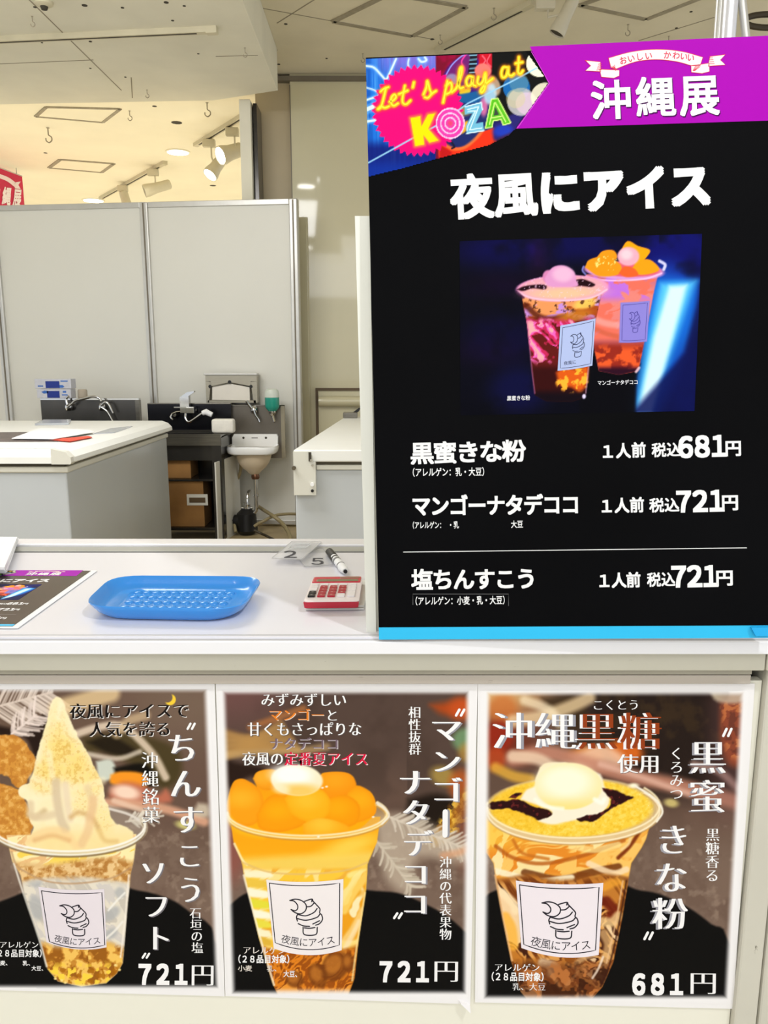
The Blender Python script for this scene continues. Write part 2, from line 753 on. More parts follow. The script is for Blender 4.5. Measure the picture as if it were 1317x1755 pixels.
holes(soffit, ZS, [(145, 9, 0.016), (285, 4, 0.014), (210, 13, 0.010), (155, 71, 0.010), (296, 35, 0.009), (316, 10, 0.009), (72, 73, 0.007),
                   (155, 117, 0.008), (215, 132, 0.008), (340, 92, 0.008), (60, 12, 0.01)])
holes(ceil, ZC, [(478, 110, 0.012), (490, 41, 0.012), (741, 67, 0.014), (870, 30, 0.01), (1160, 48, 0.01), (1185, 20, 0.01), (560, 100, 0.009)])
holes(farc, ZF, [(303, 210, 0.05), (365, 318, 0.04), (265, 182, 0.02), (78, 262, 0.02)])

hook_n = 0


def hook(x, y, z, size, label, grp='wire hooks in the ceiling'):
    """ceiling hook; (x, y) is the photo point of its foot in the ceiling"""
    e = empty('ceiling_hook', onz(x, y, z).tolist(), label=label, cat='hook', group=grp)
    s = size
    pts = [(0, 0, 0), (0, 0, -0.35 * s), (0.02 * s, 0, -0.5 * s), (0.2 * s, 0, -0.62 * s), (0.22 * s, 0, -0.85 * s), (0.02 * s, 0, -1.0 * s), (-0.18 * s, 0, -0.88 * s), (-0.2 * s, 0, -0.7 * s)]
    B().tube(smooth_path(pts, 4), 0.045 * s, 6).build('hook_wire', M_hatch, e, True)
    B().rev([(0.12 * s, -0.02 * s), (0.12 * s, 0)], (0, 0, 0), 10).build('base_plate', M_hatch, e)


hook(55, 28, ZS, 0.055, 'small wire hook in the soffit just above the long lighting track at the left')
hook(420, 82, ZS, 0.055, 'small wire hook near the right corner of the lowered soffit')
hook(252, 154, ZS, 0.055, 'small wire hook near the rear edge of the soffit')
hook(82, 219, ZF, 0.13, 'wire hook between the two access hatches of the bright far ceiling')
hook(355, 176, ZF, 0.11, 'wire hook in the far ceiling above the lit spotlights')
hook(222, 190, ZF, 0.08, 'wire hook beside the larger hatch of the far ceiling')
hook(847, 14, ZC, 0.07, 'wire hook between the bare track and the ceiling hatch')
hook(755, 60, ZC, 0.06, 'wire hook just above the lower end of the bare track')
hook(622, 92, ZC, 0.06, 'wire hook at the top left corner of the menu board')
hook(1077, 42, ZC, 0.07, 'wire hook right of the hanging white spotlight')
hook(1147, 62, ZC, 0.06, 'wire hook just above the purple band of the menu board')


def hatch(corners, z, label, w=0.03):
    P = [Vector(onz(x, y, z)) for x, y in corners]
    c = sum(P, Vector()) / 4
    e = empty('access_hatch', c, label=label, cat='hatch', group='square access hatches in the ceilings')
    L = [p - c for p in P]
    for i in range(4):
        a, d = L[i], L[(i + 1) % 4]
        bar(B(), a + Vector((0, 0, -0.008)), d + Vector((0, 0, -0.008)), w, 0.008).build('frame_bar', M_hatch, e)
    Q = [p * 0.95 for p in L]
    B().hull8([q + Vector((0, 0, -0.004)) for q in Q] + [q + Vector((0, 0, 0.0)) for q in Q]).build('hatch_panel', M_far if z == ZF else M_ceil, e)


hatch([(61, 199), (79, 183), (206, 186), (176, 209)], ZF, 'larger access hatch partly cut by the soffit edge at far left')
hatch([(84, 287), (103, 273), (195, 280), (174, 295)], ZF, 'smaller distant access hatch above the red hanging sign', 0.04)
hatch([(571, 36), (707, 61), (799, 11), (668, -12)], ZC, 'diamond-like access hatch above the neon artwork', 0.04)
hatch([(995, 8), (1108, 32), (1205, -6), (1092, -28)], ZC, 'access hatch at the top edge right of the white spotlight', 0.04)

# smoke detector / sprinkler
p = onz(75, 3, ZS)
e = empty('smoke_detector', p.tolist(), label='small round detector with dark centre on the soffit at the top left', cat='detector')
B().rev([(0.05, 0), (0.048, -0.015), (0.03, -0.025)], (0, 0, 0), 20).build('housing', M_track, e, True)
B().rev([(0.022, -0.024), (0.016, -0.04)], (0, 0, 0), 14).build('sensor', M_slot, e, True)
p = onz(459, 64, ZS)
e = empty('sprinkler', (XS + 0.05, p[1], ZC), label='small sprinkler head beside the soffit edge', cat='sprinkler')
B().rev([(0.035, 0), (0.03, -0.012), (0.012, -0.03)], (0.0, 0, 0), 14).build('rosette', M_track, e, True)
B().rev([(0.008, -0.028), (0.018, -0.045), (0.018, -0.05)], (0.0, 0, 0), 12).build('nozzle', M_hatch, e, True)


# lighting tracks and spotlights
def track(a, c, z, label, w=0.035, grp='lighting tracks on the ceilings'):
    A, D = Vector(onz(*a, z)), Vector(onz(*c, z))
    e = empty('lighting_track', A, label=label, cat='track', group=grp)
    L = D - A
    d = L.normalized()
    h = 0.032
    bar(B(), Vector((0, 0, -h)), L + Vector((0, 0, -h)), w, h).build('rail', M_track, e)
    bar(B(), Vector((0, 0, -h - 0.001)) + d * 0.1, L * 0.93 + Vector((0, 0, -h - 0.001)), w * 0.35, 0.002).build('contact_slot', M_slot, e)
    bar(B(), L - d * 0.05 + Vector((0, 0, -h - 0.006)), L + d * 0.015 + Vector((0, 0, -h - 0.006)), w * 1.1, h + 0.006).build('end_cap', M_track, e)
    return A, D


track((-60, 66), (368, 46), ZS - 0.0, 'long unlit lighting track across the lowered soffit', 0.04)
track((915, 0), (752, 82), ZC - 0.0, 'bare slanting lighting track above the neon artwork', 0.045)
track((172, 338), (282, 276), ZF, 'far lighting track carrying the two unlit spotlights', 0.05)
track((335, 246), (425, 190), ZF, 'far lighting track carrying the two glowing spotlights', 0.05)


def spotlight(foot, head, z, drop, aim, lit, label, r=0.055, L=0.16, m=None, power=0):
    """foot: photo point of adapter on the ceiling track; aim: direction the lamp faces"""
    F = Vector(onz(*foot, z - 0.035))
    F.z -= 0.006
    e = empty('track_spotlight', F, label=label, cat='spotlight', group='ceiling track spotlights')
    m = m or M_track
    B().box(-0.06, 0.06, -0.03, 0.03, -0.07, 0, 0.006).build('adapter', m, e)
    hp = ony(head[0], head[1], F.y + 0.02)
    H = Vector(hp) - F
    aim = Vector(aim).normalized()
    B().tube([(0.02, 0, -0.06), (0.02, 0, -0.06 - drop * 0.5), H + Vector((0.0, 0, 0.02))], 0.008, 8).build('arm', m, e, True)
    q = aim.to_track_quat('Z', 'Y')
    b = B().rev([(r * 0.55, -L * 0.6), (r * 0.75, -L * 0.55), (r * 0.8, 0), (r, L * 0.35), (r, L * 0.5), (r * 0.9, L * 0.5), (r * 0.85, L * 0.42)], (0, 0, 0), 24)
    for v in b.bm.verts:
        v.co = q @ v.co + H
    b.build('lamp_housing', m, e, True)
    b = B().rev([(r * 0.84, L * 0.43), (r * 0.84, L * 0.46)], (0, 0, 0), 24)
    for v in b.bm.verts:
        v.co = q @ v.co + H
    b.build('lamp_face', M_glow if lit else M_slot, e, True)
    if power:
        P = F + H + aim * (L * 0.55)
        spot('spotlight_lamp', P, P + aim, power, (1, 0.95, 0.8), 0.04, 70)


spotlight((398, 218), (394, 262), ZF, 0.2, (-0.75, -0.62, -0.40), True, 'glowing spotlight with its face turned to the viewer', 0.085, 0.22, power=12)
spotlight((358, 238), (369, 288), ZF, 0.2, (-0.45, -0.45, -0.75), True, 'glowing spotlight tilted down left of its twin', 0.075, 0.2, power=12)
spotlight((262, 289), (268, 322), ZF, 0.2, (-0.85, -0.3, -0.3), False, 'unlit pale spotlight on the far track above the partition', 0.07, 0.28)
spotlight((210, 317), (216, 345), ZF, 0.2, (0.2, 0.1, -0.9), False, 'unlit pale spotlight half hidden behind the partition rail', 0.07, 0.2)
spotlight((935, -6), (968, 30), ZC, 0.1, (-0.42, 0.1, -0.85), False, 'unlit white cylinder spotlight hanging above the menu board', 0.052, 0.2, mat('lamp_white', (206, 198, 176), 0.4))
# cable loop of that lamp
P = [onz(925, -30, ZC - 0.05), ony(915, 0, 5.0), ony(905, 22, 5.0), ony(912, 42, 5.0)]


def downlight(x, y, z, label, r=0.11):
    e = empty('downlight', onz(x, y, z).tolist(), label=label, cat='downlight', group='round recessed downlights')
    b = B().rev([(r, 0.0), (r * 1.15, -0.002), (r * 1.15, -0.008), (r, -0.010)], (0, 0, 0), 28)
    b.build('trim_ring', M_far, e, True)
    B().rev([(r * 0.98, -0.012), (r * 0.98, -0.009)], (0, 0, 0), 28).build('lens', M_glow, e)


downlight(305, 260, ZF, 'glowing round downlight in the middle of the far ceiling')
downlight(160, 343, ZF, 'glowing round downlight partly hidden by the partition rail', 0.13)
M_glow2 = mat('downlight_glow', (255, 253, 248), 0.5, emit=26.0)
for k, (qx, qy) in enumerate(((525, 318), (527, 423))):
    d = ray(qx, qy)                                     # mirror the sight line in the glossy wall
    T = (ZS - CAM[2]) / d[2]
    x, y = d[0] * T, 2 * 6.78 - d[1] * T
    e = empty('downlight', (x, y, ZS), label=['glowing downlight in the soffit mirrored high in the glossy wall', 'glowing downlight behind the viewer mirrored low in the glossy wall'][k],
              cat='downlight', group='round recessed downlights')
    B().rev([(0.1, 0.0), (0.115, -0.002), (0.115, -0.008), (0.1, -0.01)], (0, 0, 0), 28).build('trim_ring', M_track, e, True)
    B().rev([(0.098, -0.012), (0.098, -0.009)], (0, 0, 0), 28).build('lens', M_glow2, e)

# glossy wall / pillar behind the booth
YW = 6.78
xl = ony(440, 300, YW)[0]
xm = ony(498, 200, YW)[0]
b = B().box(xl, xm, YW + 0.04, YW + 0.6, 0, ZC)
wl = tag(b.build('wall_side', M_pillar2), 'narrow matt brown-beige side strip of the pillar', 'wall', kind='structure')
b = B()
rot = math.radians(3.6)
b.prism([(xm, YW), (3.2, YW + 0.0), (3.2, YW + 0.6), (xm, YW + 0.6)], 'z', 0, ZC)
wb = tag(b.build('wall_back', M_pillar), 'glossy cream wall panel behind the booth mirroring downlights', 'wall', kind='structure')
b = B().box(xl, 3.2, YW - 0.025, YW + 0.05, ZC - 0.055, ZC - 0.02)
b.build('shadow_gap_line', M_alu_dark, wb)  # dark strip in place of the shaded gap under the ceiling
b = B().box(xm - 0.004, xm + 0.004, YW - 0.003, YW + 0.01, 2.3, 3.5)
b.build('panel_joint', M_alu_dark, wb)
x1 = ony(521, 500, YW)[0]
b = B().box(x1 - 0.03, x1 + 0.035, YW - 0.02, YW + 0.001, 0.1, 2.5, 0.004)
b.build('reflection_stripe', M_pillar, wb)  # raised strip added for a light stripe reflected in the wall
# framed low panel in that wall
a = ony(541, 665, YW - 0.02)
c = ony(541, 760, YW - 0.02)
e = empty('wall_hatch', (a[0], YW, 0.2), label='brown-framed cream panel low in the glossy wall behind the right freezer', cat='panel')
w_, h_ = 0.95, a[2] - 0.2
M_brown = mat('brown_frame', (92, 74, 50), 0.5)
B().box(0, 0.022, -0.03, 0, 0, h_).build('frame_bar', M_brown, e)
B().box(w_ - 0.022, w_, -0.03, 0, 0, h_).build('frame_bar', M_brown, e)
B().box(0.022, w_ - 0.022, -0.03, 0, h_ - 0.022, h_).build('frame_bar', M_brown, e)
B().box(0.022, w_ - 0.022, -0.015, 0, 0, h_ - 0.022).build('panel', M_pillar, e)
B().tube([(0.03, -0.05, h_ - 0.11), (w_ - 0.03, -0.05, h_ - 0.11)], 0.045, 14).build('roll', M_pillar, e, True)

# white vertical slab (shutter post) between far hall and pillar
YS = 6.5
a, c = ony(412, 250, YS), ony(431, 250, YS)
top = ony(420, 170, YS)[2]
e = empty('shutter_post', (a[0], YS, 0), label='white upright post panel between the far hall and the pillar', cat='post')
B().box(0, c[0] - a[0], 0, 0.35, 0, top, 0.003).build('post_panel', M_soff, e)
B().box(c[0] - a[0] + 0.012, c[0] - a[0] + 0.04, 0.06, 0.3, 0, ZS).build('dark_gap_strip', M_steel_d, e)  # dark box put in for the darkness of the gap beside the post
B().box(0.02, 0.035, 0.08, 0.12, top, ZS).box(0.07, 0.085, 0.08, 0.12, top, ZS).build('hanger', M_steel_d, e)

# ---------------------------------------------------------------- booth partition
A0 = ony(508, 341, 6.38)
zt = A0[2]
A1 = onz(0, 353, zt)
pd = (A1 - A0)
pd[2] = 0
pd = pd / np.linalg.norm(pd)            # runs to the left
ang = math.atan2(pd[1], pd[0])
part = empty('wall_partition', (A0[0], A0[1], 0), (0, 0, ang), label='white system partition of framed panels behind the sinks', cat='partition', kind='structure')


def partpos(x, y):
    d = ray(x, y)
    n = np.array([-pd[1], pd[0], 0])
    t = ((A0 - CAM) @ n) / (d @ n)
    q = CAM + d * t
    return (q - A0) @ pd


s1 = partpos(256, 500)
s0 = partpos(508, 500)
s2 = partpos(6, 560)
posts = [0.02, s1, s2, s2 + (s2 - s1)]
pw = 0.033
for i, s in enumerate(posts):
    b = B().box(s - pw, s + pw, -0.035, 0.035, 0, zt, 0.008, 2)
    b.build('post', M_alu, part)
    B().box(s - 0.006, s + 0.006, 0.034, 0.0375, 0.02, zt - 0.01).build('post_groove', M_alu_dark, part)
for i in range(3):
    a, c = posts[i] + pw, posts[i + 1] - pw
    B().box(a, c, -0.01, 0.012, 0.06, zt - 0.04).build('wall_panel', M_part, part)
    B().box(a, c, -0.025, 0.025, zt - 0.042, zt, 0.004).build('rail', M_alu, part)
    B().box(a, c, -0.025, 0.025, 0.02, 0.06, 0.004).build('rail', M_alu, part)

# red hanging sign at the far left
sg = [(-70, 262), (38, 303), (38, 372), (-70, 362)]
P0 = ony(38, 303, 9.6)
P1 = ony(-70, 262, 8.2)
zt_ = P0[2]
P1 = onz(-70, 262, zt_)
dv = P1 - P0
Ls = np.linalg.norm(dv)
dv = dv / Ls
nM = np.stack([-dv, np.cross([0, 0, 1.0], -dv), [0, 0, 1.0]], 1)
if nM[:, 1] @ (P0 - CAM) < 0:
    pass
plS = Plane(P0, nM)
sign = sheet_empty('hanging_sign', plS, label='crimson hanging sign with white ribbon and lettering above the far partition', cat='sign')
M_crim = mat('sign_crimson', (206, 18, 74), 0.5)
B().box(-Ls, 0, 0, 0.03, -0.95, 0).build('sign_board', M_crim, sign)
B().box(-Ls, 0, -0.004, 0.034, 0, 0.012).build('top_rail', M_alu, sign)
B().tube([(-0.08, 0.015, 0.01), (-0.08, 0.015, ZF - zt_)], 0.006, 6).build('suspension_rod', M_alu, sign)
B().tube([(-Ls + 0.1, 0.015, 0.01), (-Ls + 0.1, 0.015, ZF - zt_)], 0.006, 6).build('suspension_rod', M_alu, sign)
strokes(plS, sign, [[(-60, 291), (-30, 295), (-8, 300), (12, 307), (27, 318)]], 7, (244, 226, 226), 0.004, 'ribbon')
polys(plS, sign, [[(24, 313), (35, 311), (31, 317), (35, 324), (25, 323)]], (244, 226, 226), 0.004, 'ribbon_end')
cells_out(plS, sign, [('沖', -8, 333, 14, 32, (1, 0.1)), ('縄', 11, 336, 15, 32, (1, 0.1)), ('展', 29, 339, 14, 32, (1, 0.1))], (248, 236, 236), 0.035, layer=0.005)
cells_out(plS, sign, [('沖', -9, 332, 15, 33, (1, 0.1))], (248, 236, 236), 0.035, layer=0.005)

# ================================================================ BACKGROUND OBJECTS
M_fz = mat('freezer_enamel_shaded', (188, 192, 194), 0.28, noise=0.01, scale=2, coat=0.2)  # body greyed: the weaker light on its front is in the colour
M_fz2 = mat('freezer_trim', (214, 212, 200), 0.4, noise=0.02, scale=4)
M_gap = mat('rubber_gasket', (92, 84, 66), 0.7)
M_paper = mat('paper_white', (240, 240, 240), 0.6, noise=0.01)
M_card = mat('cardboard', (150, 108, 58), 0.8, noise=0.1, scale=6)

# left chest freezer: lies along the depth of the booth
zT = 0.955
f0 = onz(119, 770, zT)
f1 = onz(297, 721, zT)
Xr, Yf, Yb = f0[0], f0[1], min(f1[1], 5.45)
e = empty('chest_freezer', (Xr, Yf, 0), label='large white chest freezer at the left with papers on its lid', cat='freezer', group='white chest freezers in the booth')
LX, LY = 1.75, Yb - Yf
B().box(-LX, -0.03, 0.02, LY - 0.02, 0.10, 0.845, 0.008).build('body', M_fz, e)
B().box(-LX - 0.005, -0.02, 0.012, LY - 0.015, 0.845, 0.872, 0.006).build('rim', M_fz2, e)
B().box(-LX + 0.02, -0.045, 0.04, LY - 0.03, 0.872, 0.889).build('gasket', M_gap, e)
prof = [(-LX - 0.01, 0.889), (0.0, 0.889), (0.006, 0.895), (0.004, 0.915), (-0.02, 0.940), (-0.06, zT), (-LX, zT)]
M_lid = mat('freezer_lid_lit', (236, 236, 230), 0.35, noise=0.01)  # lighter than the body: stronger light from above put into the colour
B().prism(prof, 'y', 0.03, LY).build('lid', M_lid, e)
B().prism([(0, 0.889), (0.0, 0.918), (0.01, 0.94), (0.04, 0.955), (0.045, 0.955), (0.045, 0.889)], 'x', -LX, -0.085).build('lid_handle', M_lid, e)
B().prism([(-0.085, 0.886), (0.0, 0.886), (0.006, 0.895), (0.003, 0.918), (-0.022, 0.944), (-0.085, 0.957)], 'y', -0.004, 0.045).build('end_cap', M_fz2, e)
for x in (-LX + 0.1, -0.1):
    for y in (0.1, LY - 0.12):
        B().rev([(0.03, 0), (0.03, 0.10)], (x, y, 0), 12).build('foot', M_black, e)

# things on the left freezer lid
def lay(name, pts, z0, th, m, label, cat, group=None, curl=None):
    P = [onz(x, y, z0) for x, y in pts]
    c = sum(P) / len(P)
    b = B()
    b.prism([(p[0] - c[0], p[1] - c[1]) for p in P], 'z', 0, th)
    if curl:
        for v in b.bm.verts:
            v.co.z += curl(v.co.x, v.co.y)
    o = b.build(name, m)
    o.location = (c[0], c[1], z0)
    return tag(o, label, cat, group)


M_film = mat('clear_film', (225, 228, 232), 0.15, noise=0.05, trans=0.5, ior=1.2)
M_dark_print = mat('dark_print', (96, 84, 82), 0.4, noise=0.2, scale=20)
lay('menu_sheet', [(-30, 757), (-30, 742), (66, 741), (100, 757)], zT + 0.001, 0.003, M_dark_print, 'dark printed sheet lying under the white paper on the left freezer', 'sheet')
lay('red_sheet', [(85, 754), (152, 748), (158, 750), (120, 757)], zT + 0.005, 0.003, mat('red_print', (222, 70, 48), 0.5), 'red sheet peeking out from under the white paper on the freezer lid', 'sheet')
lay('paper_sheet', [(20, 752), (70, 734), (150, 737), (162, 741), (92, 753)], zT + 0.010, 0.003, M_paper, 'plain white paper sheet on top of the left freezer lid', 'paper')
lay('plastic_film', [(160, 744), (190, 735), (228, 731), (196, 742)], zT + 0.001, 0.004, M_film, 'thin clear plastic film at the right of the papers on the lid', 'film')
lay('plastic_pouch', [(60, 729), (75, 722), (122, 722), (118, 728)], zT + 0.001, 0.012, M_film, 'clear plastic pouch at the rear edge of the left freezer lid', 'pouch')

# right chest freezer (its back with the hinge plate faces the counter)
g0 = onz(503, 771, zT)
g1 = onz(592, 714, zT)
ga = math.atan2(g1[1] - g0[1], g1[0] - g0[0]) - math.pi / 2
GY = math.hypot(g1[0] - g0[0], g1[1] - g0[1])
e = empty('chest_freezer', (g0[0], g0[1], 0), (0, 0, 0), label='white chest freezer at the right showing its grey hinge plate', cat='freezer', group='white chest freezers in the booth')
GX = 0.9
sk = (g1[0] - g0[0]) / (g1[1] - g0[1])


def skew(b):
    for v in b.bm.verts:
        v.co.x += v.co.y * sk
    return b


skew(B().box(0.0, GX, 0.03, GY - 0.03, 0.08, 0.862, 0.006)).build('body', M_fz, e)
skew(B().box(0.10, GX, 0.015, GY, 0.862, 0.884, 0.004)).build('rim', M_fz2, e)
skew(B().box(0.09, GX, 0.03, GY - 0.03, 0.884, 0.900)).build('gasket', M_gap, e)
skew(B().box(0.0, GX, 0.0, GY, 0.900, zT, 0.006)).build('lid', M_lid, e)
pl_ = B().prism([(0.0, 0.750), (0.10, 0.750), (0.10, 0.90), (0.088, 0.905), (0.085, 0.93), (0.072, 0.948), (0.0, 0.948)], 'y', -0.012, 0.029).build('hinge_plate', M_fz2, e)
B().rev([(0.009, -0.022), (0.009, -0.01)], (0.084, 0, 0.800), 14, 'y').build('screw_cap', M_paper, pl_)
B().rev([(0.007, -0.016), (0.007, -0.011)], (0.084, 0, 0.770), 14, 'y').build('screw', M_black, pl_)
B().rev([(0.009, -0.03), (0.009, -0.01)], (0.003, 0, 0.875), 14, 'y').build('knob', M_gap, pl_)
B().box(0.070, 0.082, -0.018, -0.010, 0.905, 0.946).build('hinge_slot', M_slot, pl_)
B().rev([(0.006, -0.024), (0.006, -0.01)], (0.082, 0, 0.91), 12, 'y').rev([(0.005, -0.022), (0.005, -0.01)], (0.086, 0, 0.888), 12, 'y').build('hinge_pin', M_chrome, pl_)
for x in (0.1, GX - 0.1):
    for y in (0.12, GY - 0.14):
        B().rev([(0.03, 0), (0.03, 0.08)], (x + y * sk, y, 0), 12).build('foot', M_black, e)
p = onz(601, 716, zT)
e = empty('metal_tin', p.tolist(), label='small brushed metal tin with black lever on the right freezer', cat='tin')
B().box(-0.05, 0.05, -0.04, 0.04, 0.0, 0.04, 0.004).build('case', M_steel, e)
B().prism([(0.02, 0.04), (0.055, 0.04), (0.075, 0.07), (0.06, 0.07)], 'y', -0.01, 0.01).build('lever', M_black, e)

# ---- sinks ------------------------------------------------------
def partY(x, y):
    """point on the partition face behind a photo point"""
    d = ray(x, y)
    n = np.array([-pd[1], pd[0], 0])
    t = ((A0 - CAM) @ n) / (d @ n)
    return CAM + d * t


# left sink
YL = 6.18
a, c = ony(69, 683, YL), ony(238, 683, YL)
zt1 = ony(100, 684, YL)[2]
e = empty('sink_unit', (a[0], YL, 0), label='low steel sink unit whose backsplash rises behind the left freezer', cat='sink')
w1 = c[0] - a[0]
M_bs = mat('backsplash_steel', (96, 94, 92), 0.25, 0.75, noise=0.3, scale=1.6, stretch=(1, 1, 0.3))
b = B().box(0, w1 - 0.03, 0.0, 0.02, 0.80, zt1 - 0.004)
b.build('backsplash', M_bs, e)
B().box(0, w1, -0.002, 0.05, zt1 - 0.008, zt1 + 0.008, 0.002).build('top_edge', M_chrome, e)
B().box(w1 - 0.03, w1, -0.003, 0.05, 0.80, zt1 - 0.008).build('side_edge', M_steel, e)
b = B().box(0, w1, -0.55, 0.0, 0.62, 0.64).box(0, 0.03, -0.55, 0, 0.64, 0.82).box(w1 - 0.03, w1, -0.55, 0, 0.64, 0.82).box(0.03, w1 - 0.03, -0.55, -0.52, 0.64, 0.82)
b.build('basin', M_steel, e)
for x in (0.03, w1 - 0.03):
    for y in (-0.52, -0.03):
        B().rev([(0.018, 0), (0.018, 0.62)], (x, y, 0), 10).build('leg', M_steel, e)


def tap(x, y, Y, label, spout, lever):
    p = ony(x, y, Y)
    e = empty('wall_faucet', p.tolist(), label=label, cat='faucet', group='chrome faucets over the sinks')
    s = Y / FPX                                  # metres per photo pixel there
    P = lambda q: (q[0] * s, q[2] if len(q) > 2 else -0.06, -q[1] * s)
    B().rev([(0.026, 0.0), (0.026, -0.012), (0.012, -0.016), (0.012, -0.06)], (0, 0.045, 0), 16, 'y').build('wall_flange', M_chrome, e, True)
    B().rev([(0.010, -0.03), (0.024, -0.024), (0.030, -0.006), (0.028, 0.012), (0.018, 0.026), (0.008, 0.03)], (0, -0.035, 0), 18).build('valve_body', M_chrome, e, True)
    B().tube(smooth_path([P(q) for q in spout], 5), 0.009, 10).build('spout', M_chrome, e, True)
    B().tube(smooth_path([P(q) for q in lever], 4), 0.010, 10, None).build('lever', M_chrome, e, True)
    return e


tap(121, 697, YL, 'chrome wall faucet with long arched spout beside the glove boxes', [(0, 0), (8, -6), (14, -11), (30, -15), (44, -18), (54, -15), (58, -10)], [(0, -4), (-2, -14, -0.05), (3, -18, -0.06)])
tap(178, 697, YL, 'chrome wall faucet with slanting pipes at the right of the left sink', [(0, 0), (10, 8), (17, 22), (22, 30)], [(0, -2), (8, -8, -0.07), (14, -4, -0.07), (20, 10, -0.07)])


def glovebox(x0, x1, y0, y1, Y, label, flip):
    a, c = ony(x0, y1, Y), ony(x1, y0, Y)
    w, h = c[0] - a[0], c[2] - a[2]
    e = empty('glove_box', (a[0], a[1], a[2]), label=label, cat='box', group='glove boxes stacked on the left sink')
    M_gb = mat('box_card_white', (205, 205, 212), 0.6, noise=0.04, scale=30)
    M_bl = mat('box_blue', (26, 50, 140), 0.5)
    M_bl2 = mat('box_light_blue', (60, 110, 190), 0.5)
    B().box(0, w, 0, 0.10, 0, h, 0.002).build('carton', M_gb, e)
    s = w / 60
    if flip:
        B().box(18 * s, 40 * s, -0.001, 0.001, 0.04 * h, 0.8 * h).build('blue_panel', M_bl, e)
        B().prism([(8 * s, 0.7 * h), (14 * s, 0.85 * h), (20 * s, 0.8 * h), (20 * s, 0.55 * h), (12 * s, 0.5 * h)], 'y', -0.001, 0.001).build('blue_hand', M_bl2, e)
        B().box(44 * s, 54 * s, -0.001, 0.001, 0.3 * h, 0.42 * h).box(46 * s, 52 * s, -0.001, 0.001, 0.6 * h, 0.8 * h).build('printed_mark', M_bl2, e)
    else:
        B().box(18 * s, 41 * s, -0.001, 0.001, 0.06 * h, 0.76 * h).build('blue_panel', M_bl, e)
        B().prism([(41 * s, 0.08 * h), (41 * s, 0.36 * h), (46 * s, 0.36 * h), (49 * s, 0.2 * h), (46 * s, 0.08 * h)], 'y', -0.001, 0.001).build('blue_hand', M_bl2, e)
        B().box(43 * s, 55 * s, -0.001, 0.001, 0.7 * h, 0.82 * h).box(5 * s, 14 * s, -0.001, 0.001, 0.2 * h, 0.32 * h).build('printed_mark', M_bl2, e)
    B().box(0.2 * w, 0.8 * w, 0.03, 0.07, h - 0.0005, h + 0.001).build('dispensing_slot', M_fz2, e)


zg = zt1 + 0.009
Yg = YL - 0.03
gy = 683
za = zg
yb = 683.0
hh = (ony(90, 667, Yg) - ony(90, 683, Yg))[2]
glovebox(64, 121, 667.3, 682.6, Yg, 'lower of two white and blue glove boxes stacked on the left sink', True)
glovebox(60, 121, 649.5, 666.3, Yg, 'upper of two white and blue glove boxes stacked on the left sink', False)
# align the stack with the sink edge
for o in [o for o in COL.objects if o.name.startswith('glove_box')]:
    o.location.z += 0
gbs = sorted([o for o in COL.objects if o.name.startswith('glove_box')], key=lambda o: o.location.z)
dz = zg - gbs[0].location.z
for o in gbs:
    o.location.z += dz
B_ = ony(140, 676, YL)
e = empty('paper_roll', (B_[0], YL + 0.02, zg), label='small beige roll standing right behind the glove boxes', cat='roll')
B().rev([(0.034, 0.0), (0.036, 0.004), (0.036, 0.055), (0.03, 0.065), (0.014, 0.065), (0.012, 0.05)], (0, 0, 0), 20).build('roll', mat('beige_paper', (176, 164, 146), 0.7), e, True)

# middle sink cabinet with open shelf
YM0, YM1 = 5.80, 6.17
zr = ony(330, 744, YM0)[2]
xa = ony(226, 744, YM0)[0]
xb = ony(378, 744, YM0)[0]
e = empty('sink_cabinet', (0, 0, 0), label='open stainless sink cabinet with cardboard boxes between freezer and basin', cat='sink')
zb = ony(300, 693, YM1)[2]
xbl, xbr = ony(253, 700, YM1)[0], ony(396, 700, YM1)[0]
B().box(xbl, xbr, YM1, YM1 + 0.02, zr - 0.02, zb).build('backsplash', mat('steel_navy_reflection', (40, 40, 46), 0.18, 0.7, noise=0.25, scale=2), e)  # dark navy reflection put into the base colour
B().box(xbl, xbr, YM1 - 0.003, YM1 + 0.03, zb, zb + 0.010, 0.002).build('top_edge', M_steel, e)
b = B().box(xa, xb, YM0, YM0 + 0.035, zr - 0.025, zr).box(xa, xb, YM1 - 0.04, YM1, zr - 0.02, zr)
b.box(xa, xa + 0.04, YM0 + 0.035, YM1 - 0.04, zr - 0.02, zr).box(xb - 0.035, xb, YM0 + 0.035, YM1 - 0.04, zr - 0.02, zr)
b.build('sink_rim', M_steel, e)
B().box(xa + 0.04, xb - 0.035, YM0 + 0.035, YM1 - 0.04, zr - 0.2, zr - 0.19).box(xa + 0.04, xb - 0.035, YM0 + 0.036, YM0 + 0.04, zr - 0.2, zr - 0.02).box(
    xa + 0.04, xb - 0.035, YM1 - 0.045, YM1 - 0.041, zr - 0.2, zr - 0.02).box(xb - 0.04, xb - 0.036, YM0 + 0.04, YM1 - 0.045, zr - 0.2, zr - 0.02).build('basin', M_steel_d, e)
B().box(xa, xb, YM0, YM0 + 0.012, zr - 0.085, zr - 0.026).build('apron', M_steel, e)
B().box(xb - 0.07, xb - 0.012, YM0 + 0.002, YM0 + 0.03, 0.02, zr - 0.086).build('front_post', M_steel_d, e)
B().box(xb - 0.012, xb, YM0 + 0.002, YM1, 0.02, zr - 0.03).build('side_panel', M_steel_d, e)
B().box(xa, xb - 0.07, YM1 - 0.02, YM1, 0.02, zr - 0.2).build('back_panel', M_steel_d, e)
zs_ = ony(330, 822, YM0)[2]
B().box(xa, xb - 0.07, YM0 + 0.02, YM1 - 0.02, zs_ - 0.015, zs_).build('shelf', M_steel_d, e)
